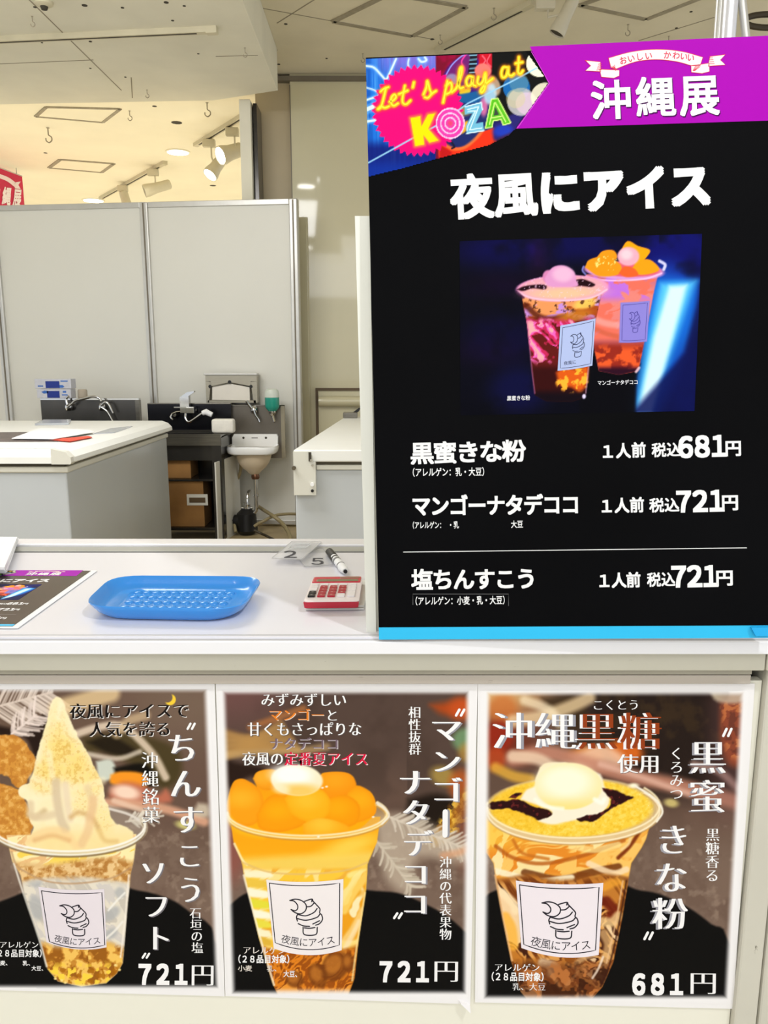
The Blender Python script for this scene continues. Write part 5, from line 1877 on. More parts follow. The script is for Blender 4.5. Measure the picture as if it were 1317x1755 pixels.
    # soft serve cone
    cone = [(91, 1198), (99, 1195), (107, 1199), (112, 1212), (119, 1232), (134, 1262), (152, 1293), (161, 1312), (172, 1334), (178, 1350), (179, 1366), (186, 1382), (190, 1398), (198, 1412), (214, 1416), (228, 1428), (222, 1446), (190, 1456), (150, 1462),
            (90, 1462), (44, 1448), (52, 1434), (58, 1420), (50, 1402), (48, 1374), (33, 1364), (33, 1350), (50, 1340), (56, 1326), (62, 1296), (70, 1272), (79, 1240), (86, 1214)]
    m = k.poly(cone, (253, 236, 190), 1.6, wob=4)
    k.mix(m * sm(0.42, 0.6, fbm(x, y, 34, 161)) * 0.7, (252, 240, 200))
    k.mix(m * sm(1400, 1440, y) * 0.5, (248, 214, 130))
    for cx, cy, rx, ry, a, an in ((112, 1300, 34, 34, 0.95, 0), (98, 1275, 22, 28, 0.7, 0), (140, 1330, 26, 30, 0.85, 0), (78, 1335, 24, 22, 0.9, 0), (100, 1240, 12, 24, 0.5, 0), (175, 1400, 20, 22, 0.6, 0), (140, 1380, 18, 16, 0.55, 0), (80, 1315, 16, 14, 0.8, 0), (165, 1345, 12, 20, 0.6, 0)):
        mm = k.mell(cx, cy, rx, ry, an, 14) * m * a
        k.mix(mm * 0.45, (246, 206, 96))
        crumbs(k, mm * 0.55, 4.5, 170 + int(cx), (214, 158, 56), (254, 228, 140), 0.57)
    # swirl folds
    for p, w, c, a in (([(56, 1332), (90, 1346), (130, 1350), (176, 1338)], 10, (255, 240, 200), 0.5), ([(50, 1396), (62, 1400), (76, 1390)], 7, (206, 176, 130), 0.7), ([(52, 1378), (54, 1396), (70, 1400), (90, 1396)], 10, (228, 204, 166), 0.8),
                       ([(96, 1340), (98, 1370), (104, 1402), (112, 1420)], 12, (214, 190, 158), 0.75), ([(112, 1345), (116, 1380), (120, 1404)], 9, (238, 216, 184), 0.8), ([(122, 1400), (136, 1392), (158, 1402), (168, 1418)], 5, (214, 170, 110), 0.7),
                       ([(150, 1350), (160, 1380), (152, 1402)], 9, (232, 204, 160), 0.6), ([(160, 1370), (152, 1420), (140, 1446)], 12, (236, 190, 140), 0.6), ([(48, 1440), (80, 1424), (110, 1426), (130, 1450)], 10, (250, 210, 150), 0.6),
                       ([(60, 1440), (90, 1432), (118, 1440)], 5, (232, 180, 120), 0.7), ([(170, 1424), (180, 1440), (200, 1442)], 5, (230, 190, 120), 0.7), ([(84, 1290), (90, 1330)], 8, (255, 246, 214), 0.5), ([(104, 1206), (100, 1230)], 5, (255, 244, 210), 0.6)):
        k.line(p, w, c, 6, a)
        k.c = k.c
    # front of the rim
    for off, w, c, a in ((0, 9, (206, 190, 160), 0.55), (4, 3, (120, 96, 66), 0.75), (-5, 2.6, (252, 246, 236), 0.95), (1, 2.4, (246, 240, 226), 0.9)):
        pts = [(117 + 132 * math.cos(t), 1418 + off + 46 * math.sin(t)) for t in np.linspace(-0.25, math.pi + 0.1, 30)]
        k.line(pts, w, c, 1.8, a, curve=False)
    fade_edges(k, (-300, -300), (352, 371), 1183, 1690)
    # crescent moon
    k.mix(k.mell(292, 1199, 9.5, 9.5, 0, 1) * (1 - k.mell(287, 1195, 9, 9, 0, 1)), (250, 206, 60))
    return k.c


p1 = poster([(-72, 1171), (368, 1171), (385.5, 1707.5), (-40, 1696)], 'leftmost drink poster with salted cookie soft serve in a cup')
poster_print(p1, -56, 374, 1181, 1697, paint1, [(-58, 1180), (362, 1180), (380, 1699), (-40, 1692)])
TW, BKc, GS = (246, 244, 244), (24, 18, 16), (148, 146, 152)
SH = ((2.2, 1.6), (120, 116, 122))
WS = ((1.3, 1.2), (236, 230, 226))
write(plP, p1, '夜風にアイスで', (119, 1218.5), (325, 1217), 28.5, BKc, 0.03, 'mincho', shadow=WS)
write(plP, p1, '人気を誇る', (152, 1249.5), (294, 1248.5), 28, BKc, 0.03, 'mincho', shadow=WS)
vis = [('ち', 312, 1281, 56, 56), ('ん', 318, 1342, 56, 56), ('す', 322, 1404, 56, 54), ('こ', 325, 1465, 46, 50), ('う', 327, 1524, 46, 52)]
for cset in (vis, [('ソ', 263, 1495, 48, 48), ('フ', 268, 1552, 48, 48), ('ト', 272, 1607, 48, 50)]):
    cells_out(plP, p1, [(c, x, y, w, h, (1, 0)) for c, x, y, w, h in cset], TW, 0.030, 'mincho', shadow=SH)
cells_out(plP, p1, [(c, 257 + i, y, 30, 31, (1, 0)) for i, (c, y) in enumerate(zip('沖縄銘菓', (1302.5, 1334, 1365, 1396)))], TW, 0.024, 'mincho', shadow=((-1, 1), (60, 50, 46)))
cells_out(plP, p1, [(c, 335.5 + i, y, 21, 21, (1, 0)) for i, (c, y) in enumerate(zip('石垣の塩', (1564.5, 1584.5, 1604, 1624)))], TW, 0.022, 'mincho')


def quotes(pl, par, x0, x1, y0, y1):
    w = (x1 - x0)
    strokes(pl, par, [[(x0 + w * 0.45, y0 + 1), (x0 + w * 0.12, y1 - 1)], [(x1 - 1, y0 + 1), (x0 + w * 0.62, y1 - 1)]], w * 0.26, TW, name='quote_mark', curve=False)


quotes(plP, p1, 320, 335, 1239, 1250)
quotes(plP, p1, 243, 257, 1633, 1642)


def price(pl, par, num, x0, x1, y, h, xe0, xe1, ye, he):
    n = (x1 - x0) / 3
    cells_out(pl, par, [(HALF[c], x0 + n * (i + 0.5), y, h * 1.06, h * 1.30, (1, 0.01)) for i, c in enumerate(num)], TW, 0.048, name='price_lettering')
    cells_out(pl, par, [('円', (xe0 + xe1) / 2, ye, (xe1 - xe0) * 1.12, he * 1.1, (1, 0.01))], TW, 0.022, 'mincho', name='price_lettering')


price(plP, p1, '721', 233, 326, 1669, 34, 328, 367, 1670, 38)
write(plP, p1, 'アレルゲン', (-1, 1618.5), (67, 1619), 13, TW, 0.02, 'mincho')
write(plP, p1, '(28品目対象)', (-18, 1633), (80, 1633.5), 14, TW, 0.022)
write(plP, p1, '麦、　　乳、', (0, 1650), (58, 1650.5), 9, TW, 0.015)
write(plP, p1, '大豆、', (54, 1659), (80, 1659.5), 9, TW, 0.01)
sticker(plP, p1, [(66, 1519), (179, 1523), (183, 1623), (80, 1614)], [(71.4, 1526), (175, 1529), (180, 1619), (85, 1613)], 8, 1.9, col=(232, 222, 228))


# --- poster 2: mango and nata de coco ---------------------------------------
def paint2(x, y):
    k = Ink(x, y, (86, 68, 60))
    backdrop(k, 0, 77, 0)
    k.mix(sm(1420, 1260, y), (84, 66, 58))
    k.mix(sm(0.4, 0.7, fbm(x, y, 60, 201)) * sm(1440, 1300, y) * 0.6, (70, 54, 46))
    k.mix(sm(560, 400, x) * sm(1290, 1180, y) * 0.9, (112, 76, 72))
    k.poly([(385, 1300), (410, 1308), (450, 1316), (460, 1345), (430, 1330), (392, 1350)], (36, 22, 16), 7, 0.9)
    for i in range(9):
        k.line([(380, 1252 + i * 6), (430, 1262 - i * 2 + i * 5), (480 + 4 * i, 1238 + i * 6)], 7, (206, 160, 90) if i % 2 else (176, 128, 70), 7, 0.55)
    k.line([(430, 1246), (470, 1232), (520, 1214)], 8, (196, 120, 60), 7, 0.6)
    k.line([(384, 1295), (440, 1290), (520, 1286), (560, 1280)], 9, (206, 168, 110), 7, 0.6)
    k.ell(395, 1450, 30, 60, (150, 80, 70), 0, 16, 0.7)
    # flowers at the right
    k.poly([(738, 1208), (790, 1200), (806, 1204), (806, 1226), (760, 1224)], (170, 70, 26), 10)
    k.ell(790, 1215, 20, 20, (200, 80, 30), 0, 12, 0.8)
    k.ell(798, 1268, 22, 20, (110, 140, 100), 0, 8)
    k.ell(800, 1290, 14, 16, (170, 130, 60), 0, 8, 0.8)
    k.ell(760, 1330, 22, 16, (176, 146, 70), 20, 8, 0.8)
    k.ell(790, 1345, 20, 26, (196, 90, 30), 0, 10, 0.8)
    k.poly([(700, 1370), (750, 1360), (780, 1380), (770, 1430), (730, 1420), (700, 1400)], (26, 18, 12), 9, 0.9)
    k.line([(745, 1440), (780, 1400), (806, 1360)], 18, (216, 150, 40), 8, 0.9)
    crumbs(k, k.mpoly([(736, 1440), (770, 1380), (806, 1350), (806, 1400), (760, 1446)], 6), 9, 221, (150, 90, 20), (240, 190, 70), 0.55)
    k.ell(796, 1420, 14, 60, (130, 70, 50), 0, 12, 0.7)
    k.mix(k.mpoly([(640, 1400), (700, 1398), (806, 1450), (806, 1480), (720, 1470), (700, 1530), (660, 1500)], 14) * 0.8, (190, 172, 152))
    feather(k, 668, 1400, 806, 1458, 22, 90, (214, 200, 182), 25)
    feather(k, 645, 1440, 705, 1520, 20, 50, (206, 192, 172), 26)
    k.line([(760, 1466), (790, 1460), (808, 1450)], 8, (220, 160, 120), 7, 0.7)
    tray_black(k, [(385, 1560), (400, 1546), (430, 1528), (520, 1505), (628, 1525), (680, 1530), (720, 1545), (760, 1566), (790, 1590), (812, 1620), (812, 1720), (385, 1720)])
    # cup
    body = [(396, 1408), (401, 1443), (415, 1477), (422, 1512), (445, 1608), (468, 1684), (478, 1706), (596, 1706), (607, 1677), (614.5, 1608), (627, 1524), (630, 1480), (646, 1443), (652, 1400)]
    m = k.mpoly(body, 1.8, curve=False)
    k.mix(m, (250, 176, 30))
    k.mix(m * sm(1500, 1440, y), (252, 168, 20))
    k.mix(m * sm(1455, 1475, y + (x - 520) * 0.06) * sm(1500, 1488, y + (x - 520) * 0.05), (246, 206, 90))
    k.mix(k.mell(600, 1450, 46, 14, -16, 12) * m * 0.8, (255, 216, 90))
    lw_ = m * sm(1484, 1496, y)
    k.mix(lw_, (240, 176, 60))
    swirl(k, lw_ * sm(1660, 1600, y), x, y, 58, 231, [(250, 200, 60), (252, 224, 140), (238, 160, 30), (250, 232, 180)], 1.6, 0.7)
    for i, (yy, c) in enumerate(((1496, (252, 240, 200)), (1513, (238, 196, 70)), (1530, (252, 244, 214)), (1548, (230, 220, 60)), (1566, (252, 246, 220)), (1582, (236, 220, 70)), (1598, (250, 240, 200)), (1612, (226, 180, 60)))):
        q = k.mpoly([(418 + i * 3, yy - 9), (462, yy - 2), (464, yy + 8), (420 + i * 3, yy + 6)], 3)
        k.mix(q * lw_, c)
    for p, w, c in (([(628, 1500), (606, 1530), (590, 1560)], 12, (252, 214, 110)), ([(622, 1560), (606, 1590), (592, 1610)], 9, (250, 210, 130)), ([(600, 1500), (618, 1492), (630, 1484)], 8, (255, 230, 150)), ([(592, 1625), (606, 1600), (616, 1580)], 7, (250, 226, 180))):
        k.line(p, w, c, 4, 0.8, m=lw_)
    bt = m * sm(1618, 1634, y + 6 * np.sin(x / 16))
    k.mix(bt, (206, 116, 26))
    swirl(k, bt, x, y, 22, 241, [(160, 80, 16), (226, 130, 30), (140, 66, 12), (236, 150, 50)], 1.2, 0.6)
    for cx, cy, rx, ry, an in ((575, 1655, 22, 28, 30), (545, 1672, 16, 22, -20), (598, 1650, 10, 16, 0), (505, 1678, 16, 14, 30)):
        k.mix(k.mell(cx, cy, rx, ry, an, 3) * bt * 0.8, (120, 62, 18))
        k.mix(k.mell(cx - 3, cy - 3, rx * 0.6, ry * 0.6, an, 4) * bt * 0.7, (200, 122, 44))
    k.mix(m * sm(1690, 1702, y) * 0.8, (244, 206, 170))
    for p, w, c in (([(418, 1500), (446, 1606), (470, 1688)], 2.6, (252, 240, 214)), ([(626, 1530), (612, 1620), (604, 1680)], 2.2, (252, 220, 150)), ([(402, 1446), (416, 1474), (424, 1482)], 3, (255, 240, 190)),
                    ([(416, 1478), (460, 1494), (520, 1498), (590, 1492), (630, 1478)], 2.4, (232, 190, 110))):
        k.line(p, w, c, 1.8, 0.8)
    # heap of mango
    k.mix(k.mell(527, 1398, 138, 38, 0, 2) * 0.5, (220, 180, 120))
    heap = [(392, 1402), (389, 1380), (396, 1350), (404, 1337), (420, 1336), (440, 1350), (436, 1330), (446, 1321), (470, 1320), (540, 1330), (556, 1324), (590, 1324), (606, 1332), (610, 1348), (634, 1356), (644, 1376), (640, 1398), (600, 1428), (520, 1436), (440, 1428)]
    m = k.poly(heap, (252, 160, 18), 1.6)
    k.mix(m * sm(1330, 1430, y) * 0.7, (254, 176, 10))

    def piece(pts, c, hi, sh=(230, 128, 8)):
        q = k.poly(pts, c, 2)
        i_ = k.mpoly(pts, 11)
        k.mix(q * (1 - sm(0.4, 1.0, i_)) * 0.34, sh)
        cx = sum(p[0] for p in pts) / len(pts)
        cy = sum(p[1] for p in pts) / len(pts)
        k.mix(k.mell(cx - 3, cy - 6, 22, 14, 0, 12) * q * 0.6, hi)
    piece([(396, 1352), (404, 1338), (420, 1336), (444, 1352), (452, 1380), (440, 1410), (410, 1416), (394, 1404), (389, 1380)], (252, 160, 22), (255, 190, 50))
    piece([(434, 1334), (445, 1322), (472, 1320), (476, 1344), (462, 1354), (444, 1350)], (246, 152, 20), (255, 186, 60))
    piece([(546, 1334), (562, 1324), (592, 1324), (607, 1334), (609, 1352), (580, 1370), (550, 1362)], (250, 150, 18), (255, 172, 36))
    piece([(596, 1358), (612, 1346), (634, 1357), (644, 1378), (640, 1398), (606, 1410), (592, 1390)], (252, 158, 16), (255, 182, 30))
    piece([(440, 1396), (460, 1366), (490, 1362), (520, 1386), (522, 1412), (480, 1426), (446, 1420)], (252, 158, 12), (255, 180, 20))
    piece([(552, 1372), (590, 1362), (616, 1380), (610, 1412), (570, 1418), (548, 1400)], (251, 156, 10), (255, 178, 22))
    piece([(488, 1368), (510, 1352), (548, 1352), (566, 1372), (560, 1398), (530, 1408), (500, 1394)], (255, 178, 26), (255, 200, 60), (240, 150, 10))
    piece([(520, 1412), (545, 1402), (580, 1408), (600, 1422), (560, 1434), (524, 1432)], (255, 174, 30), (255, 206, 70), (244, 150, 20))
    k.line([(392, 1402), (410, 1422), (450, 1432)], 8, (255, 190, 30), 6, 0.7)
    # ball
    k.ell(509, 1337, 44.5, 26.5, (250, 236, 200), 3, 1.8)
    k.ell(500, 1328, 34, 17, (255, 253, 248), 3, 9)
    k.mix(k.mell(515, 1356, 36, 12, 3, 8) * k.mell(509, 1337, 44, 26, 3, 2) * 0.8, (250, 196, 80))
    k.ell(482, 1352, 14, 8, (254, 240, 206), 10, 5, 0.7)
    # rim
    for off, w, c, a in ((0, 8, (240, 200, 120), 0.55), (3.5, 2.4, (190, 130, 50), 0.6), (-4, 2.2, (255, 240, 200), 0.8), (1, 1.8, (255, 232, 170), 0.9)):
        pts = [(527 + 137 * math.cos(t), 1397 + off + 39 * math.sin(t)) for t in np.linspace(-0.5, math.pi + 0.02, 30)]
        k.line(pts, w, c, 1.8, a, curve=False)
    k.line([(646, 1376), (660, 1386), (667, 1398), (655, 1412)], 2.2, (240, 232, 220), 1.8, 0.9)
    for cx, cy in ((560, 1348), (553, 1350), (546, 1434), (640, 1400)):
        k.ell(cx, cy, 2.2, 1.4, (255, 244, 220), 0, 1)
    fade_edges(k, (385, 401), (801, 796), 1187, 1700)
    return k.c


p2 = poster([(370, 1171.5), (819, 1171.5), (806.5, 1721), (386.5, 1707)], 'middle drink poster with orange mango cubes heaped in a cup')
poster_print(p2, 374, 812, 1182, 1711, paint2, [(374, 1181), (812, 1181), (803, 1712), (390, 1704)])
B().hull8([(plP.px(790, 1712)[0], -0.006, plP.px(800, 1715)[1]), (plP.px(806, 1722)[0], -0.009, plP.px(806, 1727)[1]), (plP.px(806, 1722)[0], 0, plP.px(806, 1721)[1]), (plP.px(786, 1714)[0], 0, plP.px(786, 1714)[1]),
           (plP.px(790, 1712)[0], -0.0055, plP.px(800, 1714.5)[1]), (plP.px(806, 1722)[0], -0.0085, plP.px(806, 1726.5)[1]), (plP.px(806, 1722)[0], 0.0004, plP.px(806, 1720.5)[1]), (plP.px(786, 1714)[0], 0.0004, plP.px(786, 1713.5)[1])]).build('curled_corner', mat('poster_paper', (243, 240, 240)), p2)
S2 = ((1.2, 1.1), (84, 74, 70))
write(plP, p2, 'みずみずしい', (447, 1199), (595, 1199), 25, TW, 0.024, 'mincho', shadow=S2)
write(plP, p2, 'マンゴー', (460, 1225), (557, 1225), 23, (236, 132, 40), 0.030, 'mincho', shadow=((1, 1), (240, 220, 200)))
write(plP, p2, 'と', (558, 1225.5), (581, 1225.5), 23, TW, 0.024, 'mincho', shadow=S2)
write(plP, p2, '甘くもさっぱりな', (424, 1249.5), (621, 1249), 26, TW, 0.026, 'mincho', shadow=S2)
write(plP, p2, 'ナタデココ', (461, 1274), (582, 1274), 23, (120, 100, 112), 0.026, 'mincho', shadow=((1.2, 1.2), (206, 196, 200)))
write(plP, p2, '夜風の', (415, 1300), (487, 1300), 26, TW, 0.028, 'mincho', shadow=S2)
write(plP, p2, '定番夏アイス', (487, 1300), (632, 1300), 26, (222, 24, 66), 0.032, 'mincho', shadow=((1.3, 1.2), (246, 226, 226)))
cells_out(plP, p2, [(c, 711 + i * 0.2, 1220.5 + 21 * i, 22, 22, (1, 0)) for i, c in enumerate('相性抜群')], TW, 0.024, 'mincho')
quotes(plP, p2, 780, 797, 1215, 1227)
cells_out(plP, p2, [('マ', 765, 1250, 56, 46, (1, 0)), ('ン', 765, 1304, 52, 46, (1, 0)), ('ゴ', 766, 1354, 54, 48, (1, 0))], TW, 0.034, 'mincho', shadow=((3, 1.5), (150, 148, 156)))
strokes(plP, p2, [[(767, 1391), (766.5, 1431)]], 9, (150, 148, 156), layer=0.0003, name='letter_shadow')
strokes(plP, p2, [[(763.5, 1391), (763, 1431)]], 9, TW, name='lettering')
cells_out(plP, p2, [('ナ', 711, 1340, 58, 50, (1, 0)), ('タ', 713, 1392, 52, 50, (1, 0)), ('デ', 716, 1445, 52, 50, (1, 0)), ('コ', 712, 1497, 48, 46, (1, 0)), ('コ', 711, 1548, 48, 46, (1, 0))], TW, 0.034, 'mincho', shadow=((3, 1.5), (150, 148, 156)))
quotes(plP, p2, 674, 690, 1564, 1574)
cells_out(plP, p2, [(c, 764, 1477 + 20.6 * i, 21.5, 21.5, (1, 0)) for i, c in enumerate('沖縄の代表果物')], TW, 0.024, 'mincho')
price(plP, p2, '721', 646, 740, 1664.5, 34, 744, 786, 1663.5, 38)
write(plP, p2, 'アレルゲン', (416, 1628), (491, 1628.5), 14.5, (236, 226, 220), 0.02, 'mincho')
write(plP, p2, '(28品目対象)', (400, 1643), (505, 1643.5), 15, TW, 0.024)
write(plP, p2, '小麦　　乳、', (408, 1659), (482, 1659.5), 11, (226, 216, 206), 0.012)
write(plP, p2, '大豆、', (486, 1668.5), (516, 1669), 12, TW, 0.012)
sticker(plP, p2, [(456.6, 1507), (589, 1506), (586, 1628), (469.5, 1625)], [(462, 1513), (582.7, 1513), (582, 1619), (472, 1615)], 10, 2.0, col=(242, 234, 234))


# --- poster 3: black sugar syrup and roasted soybean flour -------------------
def paint3(x, y):
    k = Ink(x, y, (96, 74, 62))
    backdrop(k, 0, 83, 0)
    k.mix(sm(1400, 1330, y) * sm(930, 1040, x) * 0.95, (34, 24, 20))
    k.mix(sm(0.5, 0.7, fbm(x, y, 34, 303)) * sm(1330, 1230, y) * sm(940, 1020, x) * 0.5, (70, 52, 30))
    k.mix(sm(960, 880, x) * sm(1340, 1280, y), (108, 50, 34))
    k.mix(sm(980, 860, x) * sm(1250, 1195, y) * 0.9, (226, 190, 130))
    k.ell(862, 1215, 26, 26, (200, 110, 50), 0, 12, 0.8)
    k.ell(856, 1262, 24, 26, (150, 40, 22), 0, 9, 0.9)
    k.ell(850, 1300, 18, 20, (186, 70, 30), 0, 8, 0.8)
    k.poly([(930, 1196), (990, 1196), (1010, 1240), (960, 1250)], (56, 40, 22), 9, 0.8)
    k.line([(880, 1236), (930, 1228), (980, 1210), (1010, 1196)], 18, (236, 206, 160), 9, 0.75)
    k.line([(900, 1200), (940, 1216), (960, 1240)], 12, (246, 226, 190), 8, 0.7)
    k.ell(1072, 1288, 30, 20, (226, 106, 30), 10, 8, 0.9)
    k.ell(1010, 1292, 34, 14, (240, 140, 60), 0, 8, 0.8)
    k.poly([(980, 1296), (1030, 1276), (1070, 1296), (1060, 1318), (1000, 1316)], (236, 190, 160), 9, 0.85)
    k.line([(880, 1300), (940, 1290), (1010, 1310), (1080, 1330), (1160, 1346), (1262, 1374)], 20, (196, 132, 108), 12, 0.85)
    k.line([(880, 1296), (920, 1300), (950, 1316)], 16, (236, 206, 176), 8, 0.8)
    k.line([(850, 1316), (880, 1330), (910, 1336)], 14, (226, 170, 60), 8, 0.8)
    k.line([(1030, 1310), (1100, 1332), (1180, 1360)], 7, (226, 180, 160), 7, 0.7)
    k.line([(1190, 1310), (1230, 1320), (1265, 1350)], 9, (196, 160, 150), 8, 0.7)
    k.poly([(1236, 1196), (1275, 1190), (1275, 1300), (1250, 1310), (1236, 1270)], (150, 60, 24), 9)
    crumbs(k, k.mpoly([(1236, 1200), (1275, 1196), (1275, 1290), (1246, 1290)], 6), 12, 311, (90, 34, 14), (224, 120, 50), 0.56)
    k.poly([(1216, 1182), (1280, 1182), (1270, 1204), (1230, 1202)], (236, 226, 190), 5, 0.9)
    k.ell(1151, 1376, 12, 7, (196, 176, 110), 10, 4)
    k.mix(sm(1440, 1340, y) * sm(1190, 1250, x) * 0.4, (120, 80, 80))
    tray_black(k, [(830, 1538), (850, 1526), (920, 1506), (1040, 1506), (1090, 1524), (1130, 1532), (1180, 1555), (1220, 1584), (1245, 1604), (1250, 1720), (830, 1720)])
    body = [(833, 1396), (834, 1460), (847, 1479), (851, 1507), (863, 1573), (876.5, 1644), (894, 1699), (908, 1716), (1010, 1716), (1032, 1691), (1051, 1648), (1067, 1569), (1077, 1507), (1082, 1479), (1100, 1452), (1107, 1438), (1120, 1396)]
    m = k.mpoly(body, 1.8, curve=False)
    k.mix(m, (190, 112, 40))
    up = m * sm(1512, 1492, y)
    k.mix(up, (240, 170, 70))
    swirl(k, up, x, y, 34, 321, [(250, 196, 100), (232, 140, 40), (250, 224, 160)], 2.4, 0.3)
    k.mix(up * sm(1470, 1440, y) * sm(960, 830, x) * 0.6, (252, 204, 70))
    for p, w, c, a in (([(850, 1450), (880, 1470), (930, 1480), (1000, 1466), (1070, 1440)], 5, (180, 90, 24), 0.8), ([(880, 1440), (896, 1462), (940, 1472)], 4, (200, 110, 30), 0.8), ([(1060, 1470), (1080, 1450), (1100, 1420)], 5, (120, 44, 12), 0.9),
                       ([(900, 1496), (960, 1508), (1010, 1496), (1060, 1486)], 12, (100, 44, 12), 0.8), ([(846, 1492), (880, 1500), (920, 1510), (980, 1504)], 9, (252, 236, 200), 0.9), ([(1010, 1480), (1050, 1496), (1074, 1490)], 9, (250, 220, 180), 0.85),
                       ([(980, 1450), (1020, 1456), (1060, 1448)], 10, (250, 224, 150), 0.7), ([(940, 1436), (1000, 1438)], 8, (246, 180, 70), 0.6), ([(1082, 1430), (1078, 1446), (1066, 1456)], 3, (246, 210, 150), 0.8)):
        k.line(p, w, c, 3, a, m=m)
    lo = m * sm(1498, 1514, y + 5 * np.sin(x / 20))
    k.mix(lo, (150, 82, 24))
    swirl(k, lo, x, y, 34, 333, [(196, 122, 46), (120, 58, 18), (226, 160, 84), (70, 30, 14), (244, 208, 160)], 1.7, -0.9)
    for p, w, c, a in (([(862, 1530), (880, 1548), (884, 1560)], 12, (252, 224, 180), 0.9), ([(866, 1572), (876, 1590), (880, 1620)], 16, (250, 180, 60), 0.8), ([(1036, 1520), (1060, 1510), (1070, 1516)], 12, (236, 160, 50), 0.8),
                       ([(1040, 1545), (1052, 1560), (1048, 1570)], 16, (110, 30, 12), 0.9), ([(1034, 1580), (1050, 1580), (1060, 1570)], 14, (240, 200, 140), 0.8), ([(1036, 1600), (1044, 1620), (1036, 1650)], 14, (226, 180, 120), 0.7),
                       ([(884, 1640), (900, 1650), (920, 1650)], 14, (196, 120, 40), 0.7), ([(930, 1650), (950, 1656), (945, 1668)], 13, (236, 206, 170), 0.85), ([(990, 1650), (1004, 1640), (1020, 1636)], 8, (214, 170, 120), 0.8)):
        k.line(p, w, c, 5, a, m=lo)
    bt = m * sm(1640, 1662, y)
    k.mix(bt * 0.75, (112, 58, 26))
    crumbs(k, bt, 16, 341, (54, 24, 10), (186, 112, 56), 0.56)
    for p in ([(940, 1660), (960, 1690)], [(970, 1650), (990, 1664), (970, 1690)], [(1000, 1660), (1020, 1680)]):
        k.line(p, 4, (190, 130, 80), 3, 0.4, m=bt)
    for p, w, c in (([(849, 1500), (862, 1570), (878, 1646)], 2.4, (244, 190, 130)), ([(1074, 1510), (1062, 1580), (1046, 1650), (1030, 1690)], 2.4, (60, 26, 14)), ([(1068, 1510), (1056, 1580), (1040, 1650)], 2, (236, 190, 140)), ([(1016, 1676), (1026, 1660), (1034, 1640)], 3, (250, 230, 210))):
        k.line(p, w, c, 1.8, 0.75)
    # top disc
    k.mix(k.mell(983, 1388, 152, 57, 0, 2) * 0.9, (214, 184, 140))
    k.ell(979, 1384, 140, 50, (250, 206, 66), 0, 3)
    dm = k.mell(979, 1384, 140, 50, 0, 3)
    crumbs(k, dm * 0.6, 5, 351, (232, 180, 34), (254, 222, 110), 0.6)
    k.mix(k.mell(910, 1380, 60, 30, 0, 24) * dm * 0.5, (240, 178, 30))
    Z3 = lambda a, b2: (800 + 0.3926 * a, 1150 + 0.3926 * b2)
    k.poly([Z3(*p) for p in ((235, 560), (260, 520), (300, 500), (330, 450), (560, 440), (600, 500), (625, 560), (600, 610), (540, 640), (480, 650), (430, 660), (370, 670), (310, 650), (370, 625), (350, 600))], (250, 238, 214), 3)
    for pts in (((85, 592), (110, 572), (150, 568), (200, 562), (245, 566), (290, 592), (350, 604), (370, 626), (325, 648), (270, 634), (225, 612), (180, 600), (120, 606)), ((185, 552), (215, 534), (240, 536), (215, 556)),
                ((588, 512), (640, 516), (700, 540), (728, 552), (690, 572), (640, 596), (600, 628), (560, 652), (510, 656), (478, 648), (520, 632), (570, 622), (620, 596), (628, 560))):
        q = k.poly([Z3(*p) for p in pts], (44, 14, 16), 1.6, wob=5, seed=7)
        k.mix(q * sm(0.62, 0.7, fbm(x, y, 7, 361)) * 0.7, (120, 40, 40))
    # balls
    k.poly([Z3(*p) for p in ((320, 420), (345, 402), (400, 398), (440, 410), (330, 500), (300, 480))], (250, 232, 190), 2)
    k.ell(975, 1347, 57.5, 40, (250, 232, 170), 0, 2)
    k.ell(970, 1340, 46, 28, (254, 248, 220), 0, 14)
    k.mix(k.mell(975, 1347, 57, 40, 0, 2) * sm(1362, 1388, y) * 0.7, (252, 222, 120))
    k.line([Z3(560, 560), Z3(590, 575), Z3(600, 560)], 5, (255, 250, 235), 4, 0.9)
    k.line([Z3(300, 560), Z3(340, 590), Z3(420, 600)], 4, (255, 250, 230), 4, 0.8)
    k.ell(*Z3(730, 500), 8, 4, (255, 244, 210), 0, 3)
    for off, w, c, a in ((0, 10, (236, 206, 150), 0.55), (5, 2.6, (176, 130, 70), 0.6), (-6, 2, (255, 240, 200), 0.8), (3, 2.2, (255, 240, 206), 0.85)):
        pts = [(983 + 148 * math.cos(t), 1387 + off + 55 * math.sin(t)) for t in np.linspace(-0.6, math.pi + 0.1, 34)]
        k.line(pts, w, c, 1.8, a, curve=False)
    k.line([(1088, 1346), (1122, 1368), (1136, 1390), (1126, 1408)], 2.4, (244, 236, 220), 1.6, 0.95)
    k.mix(sm(0.72, 0.78, fbm(x, y, 5, 371)) * k.mell(1112, 1380, 16, 30, -30, 6) * 0.8, (255, 250, 230))
    fade_edges(k, (838, 833), (1272, 1244), 1189, 1708)
    return k.c


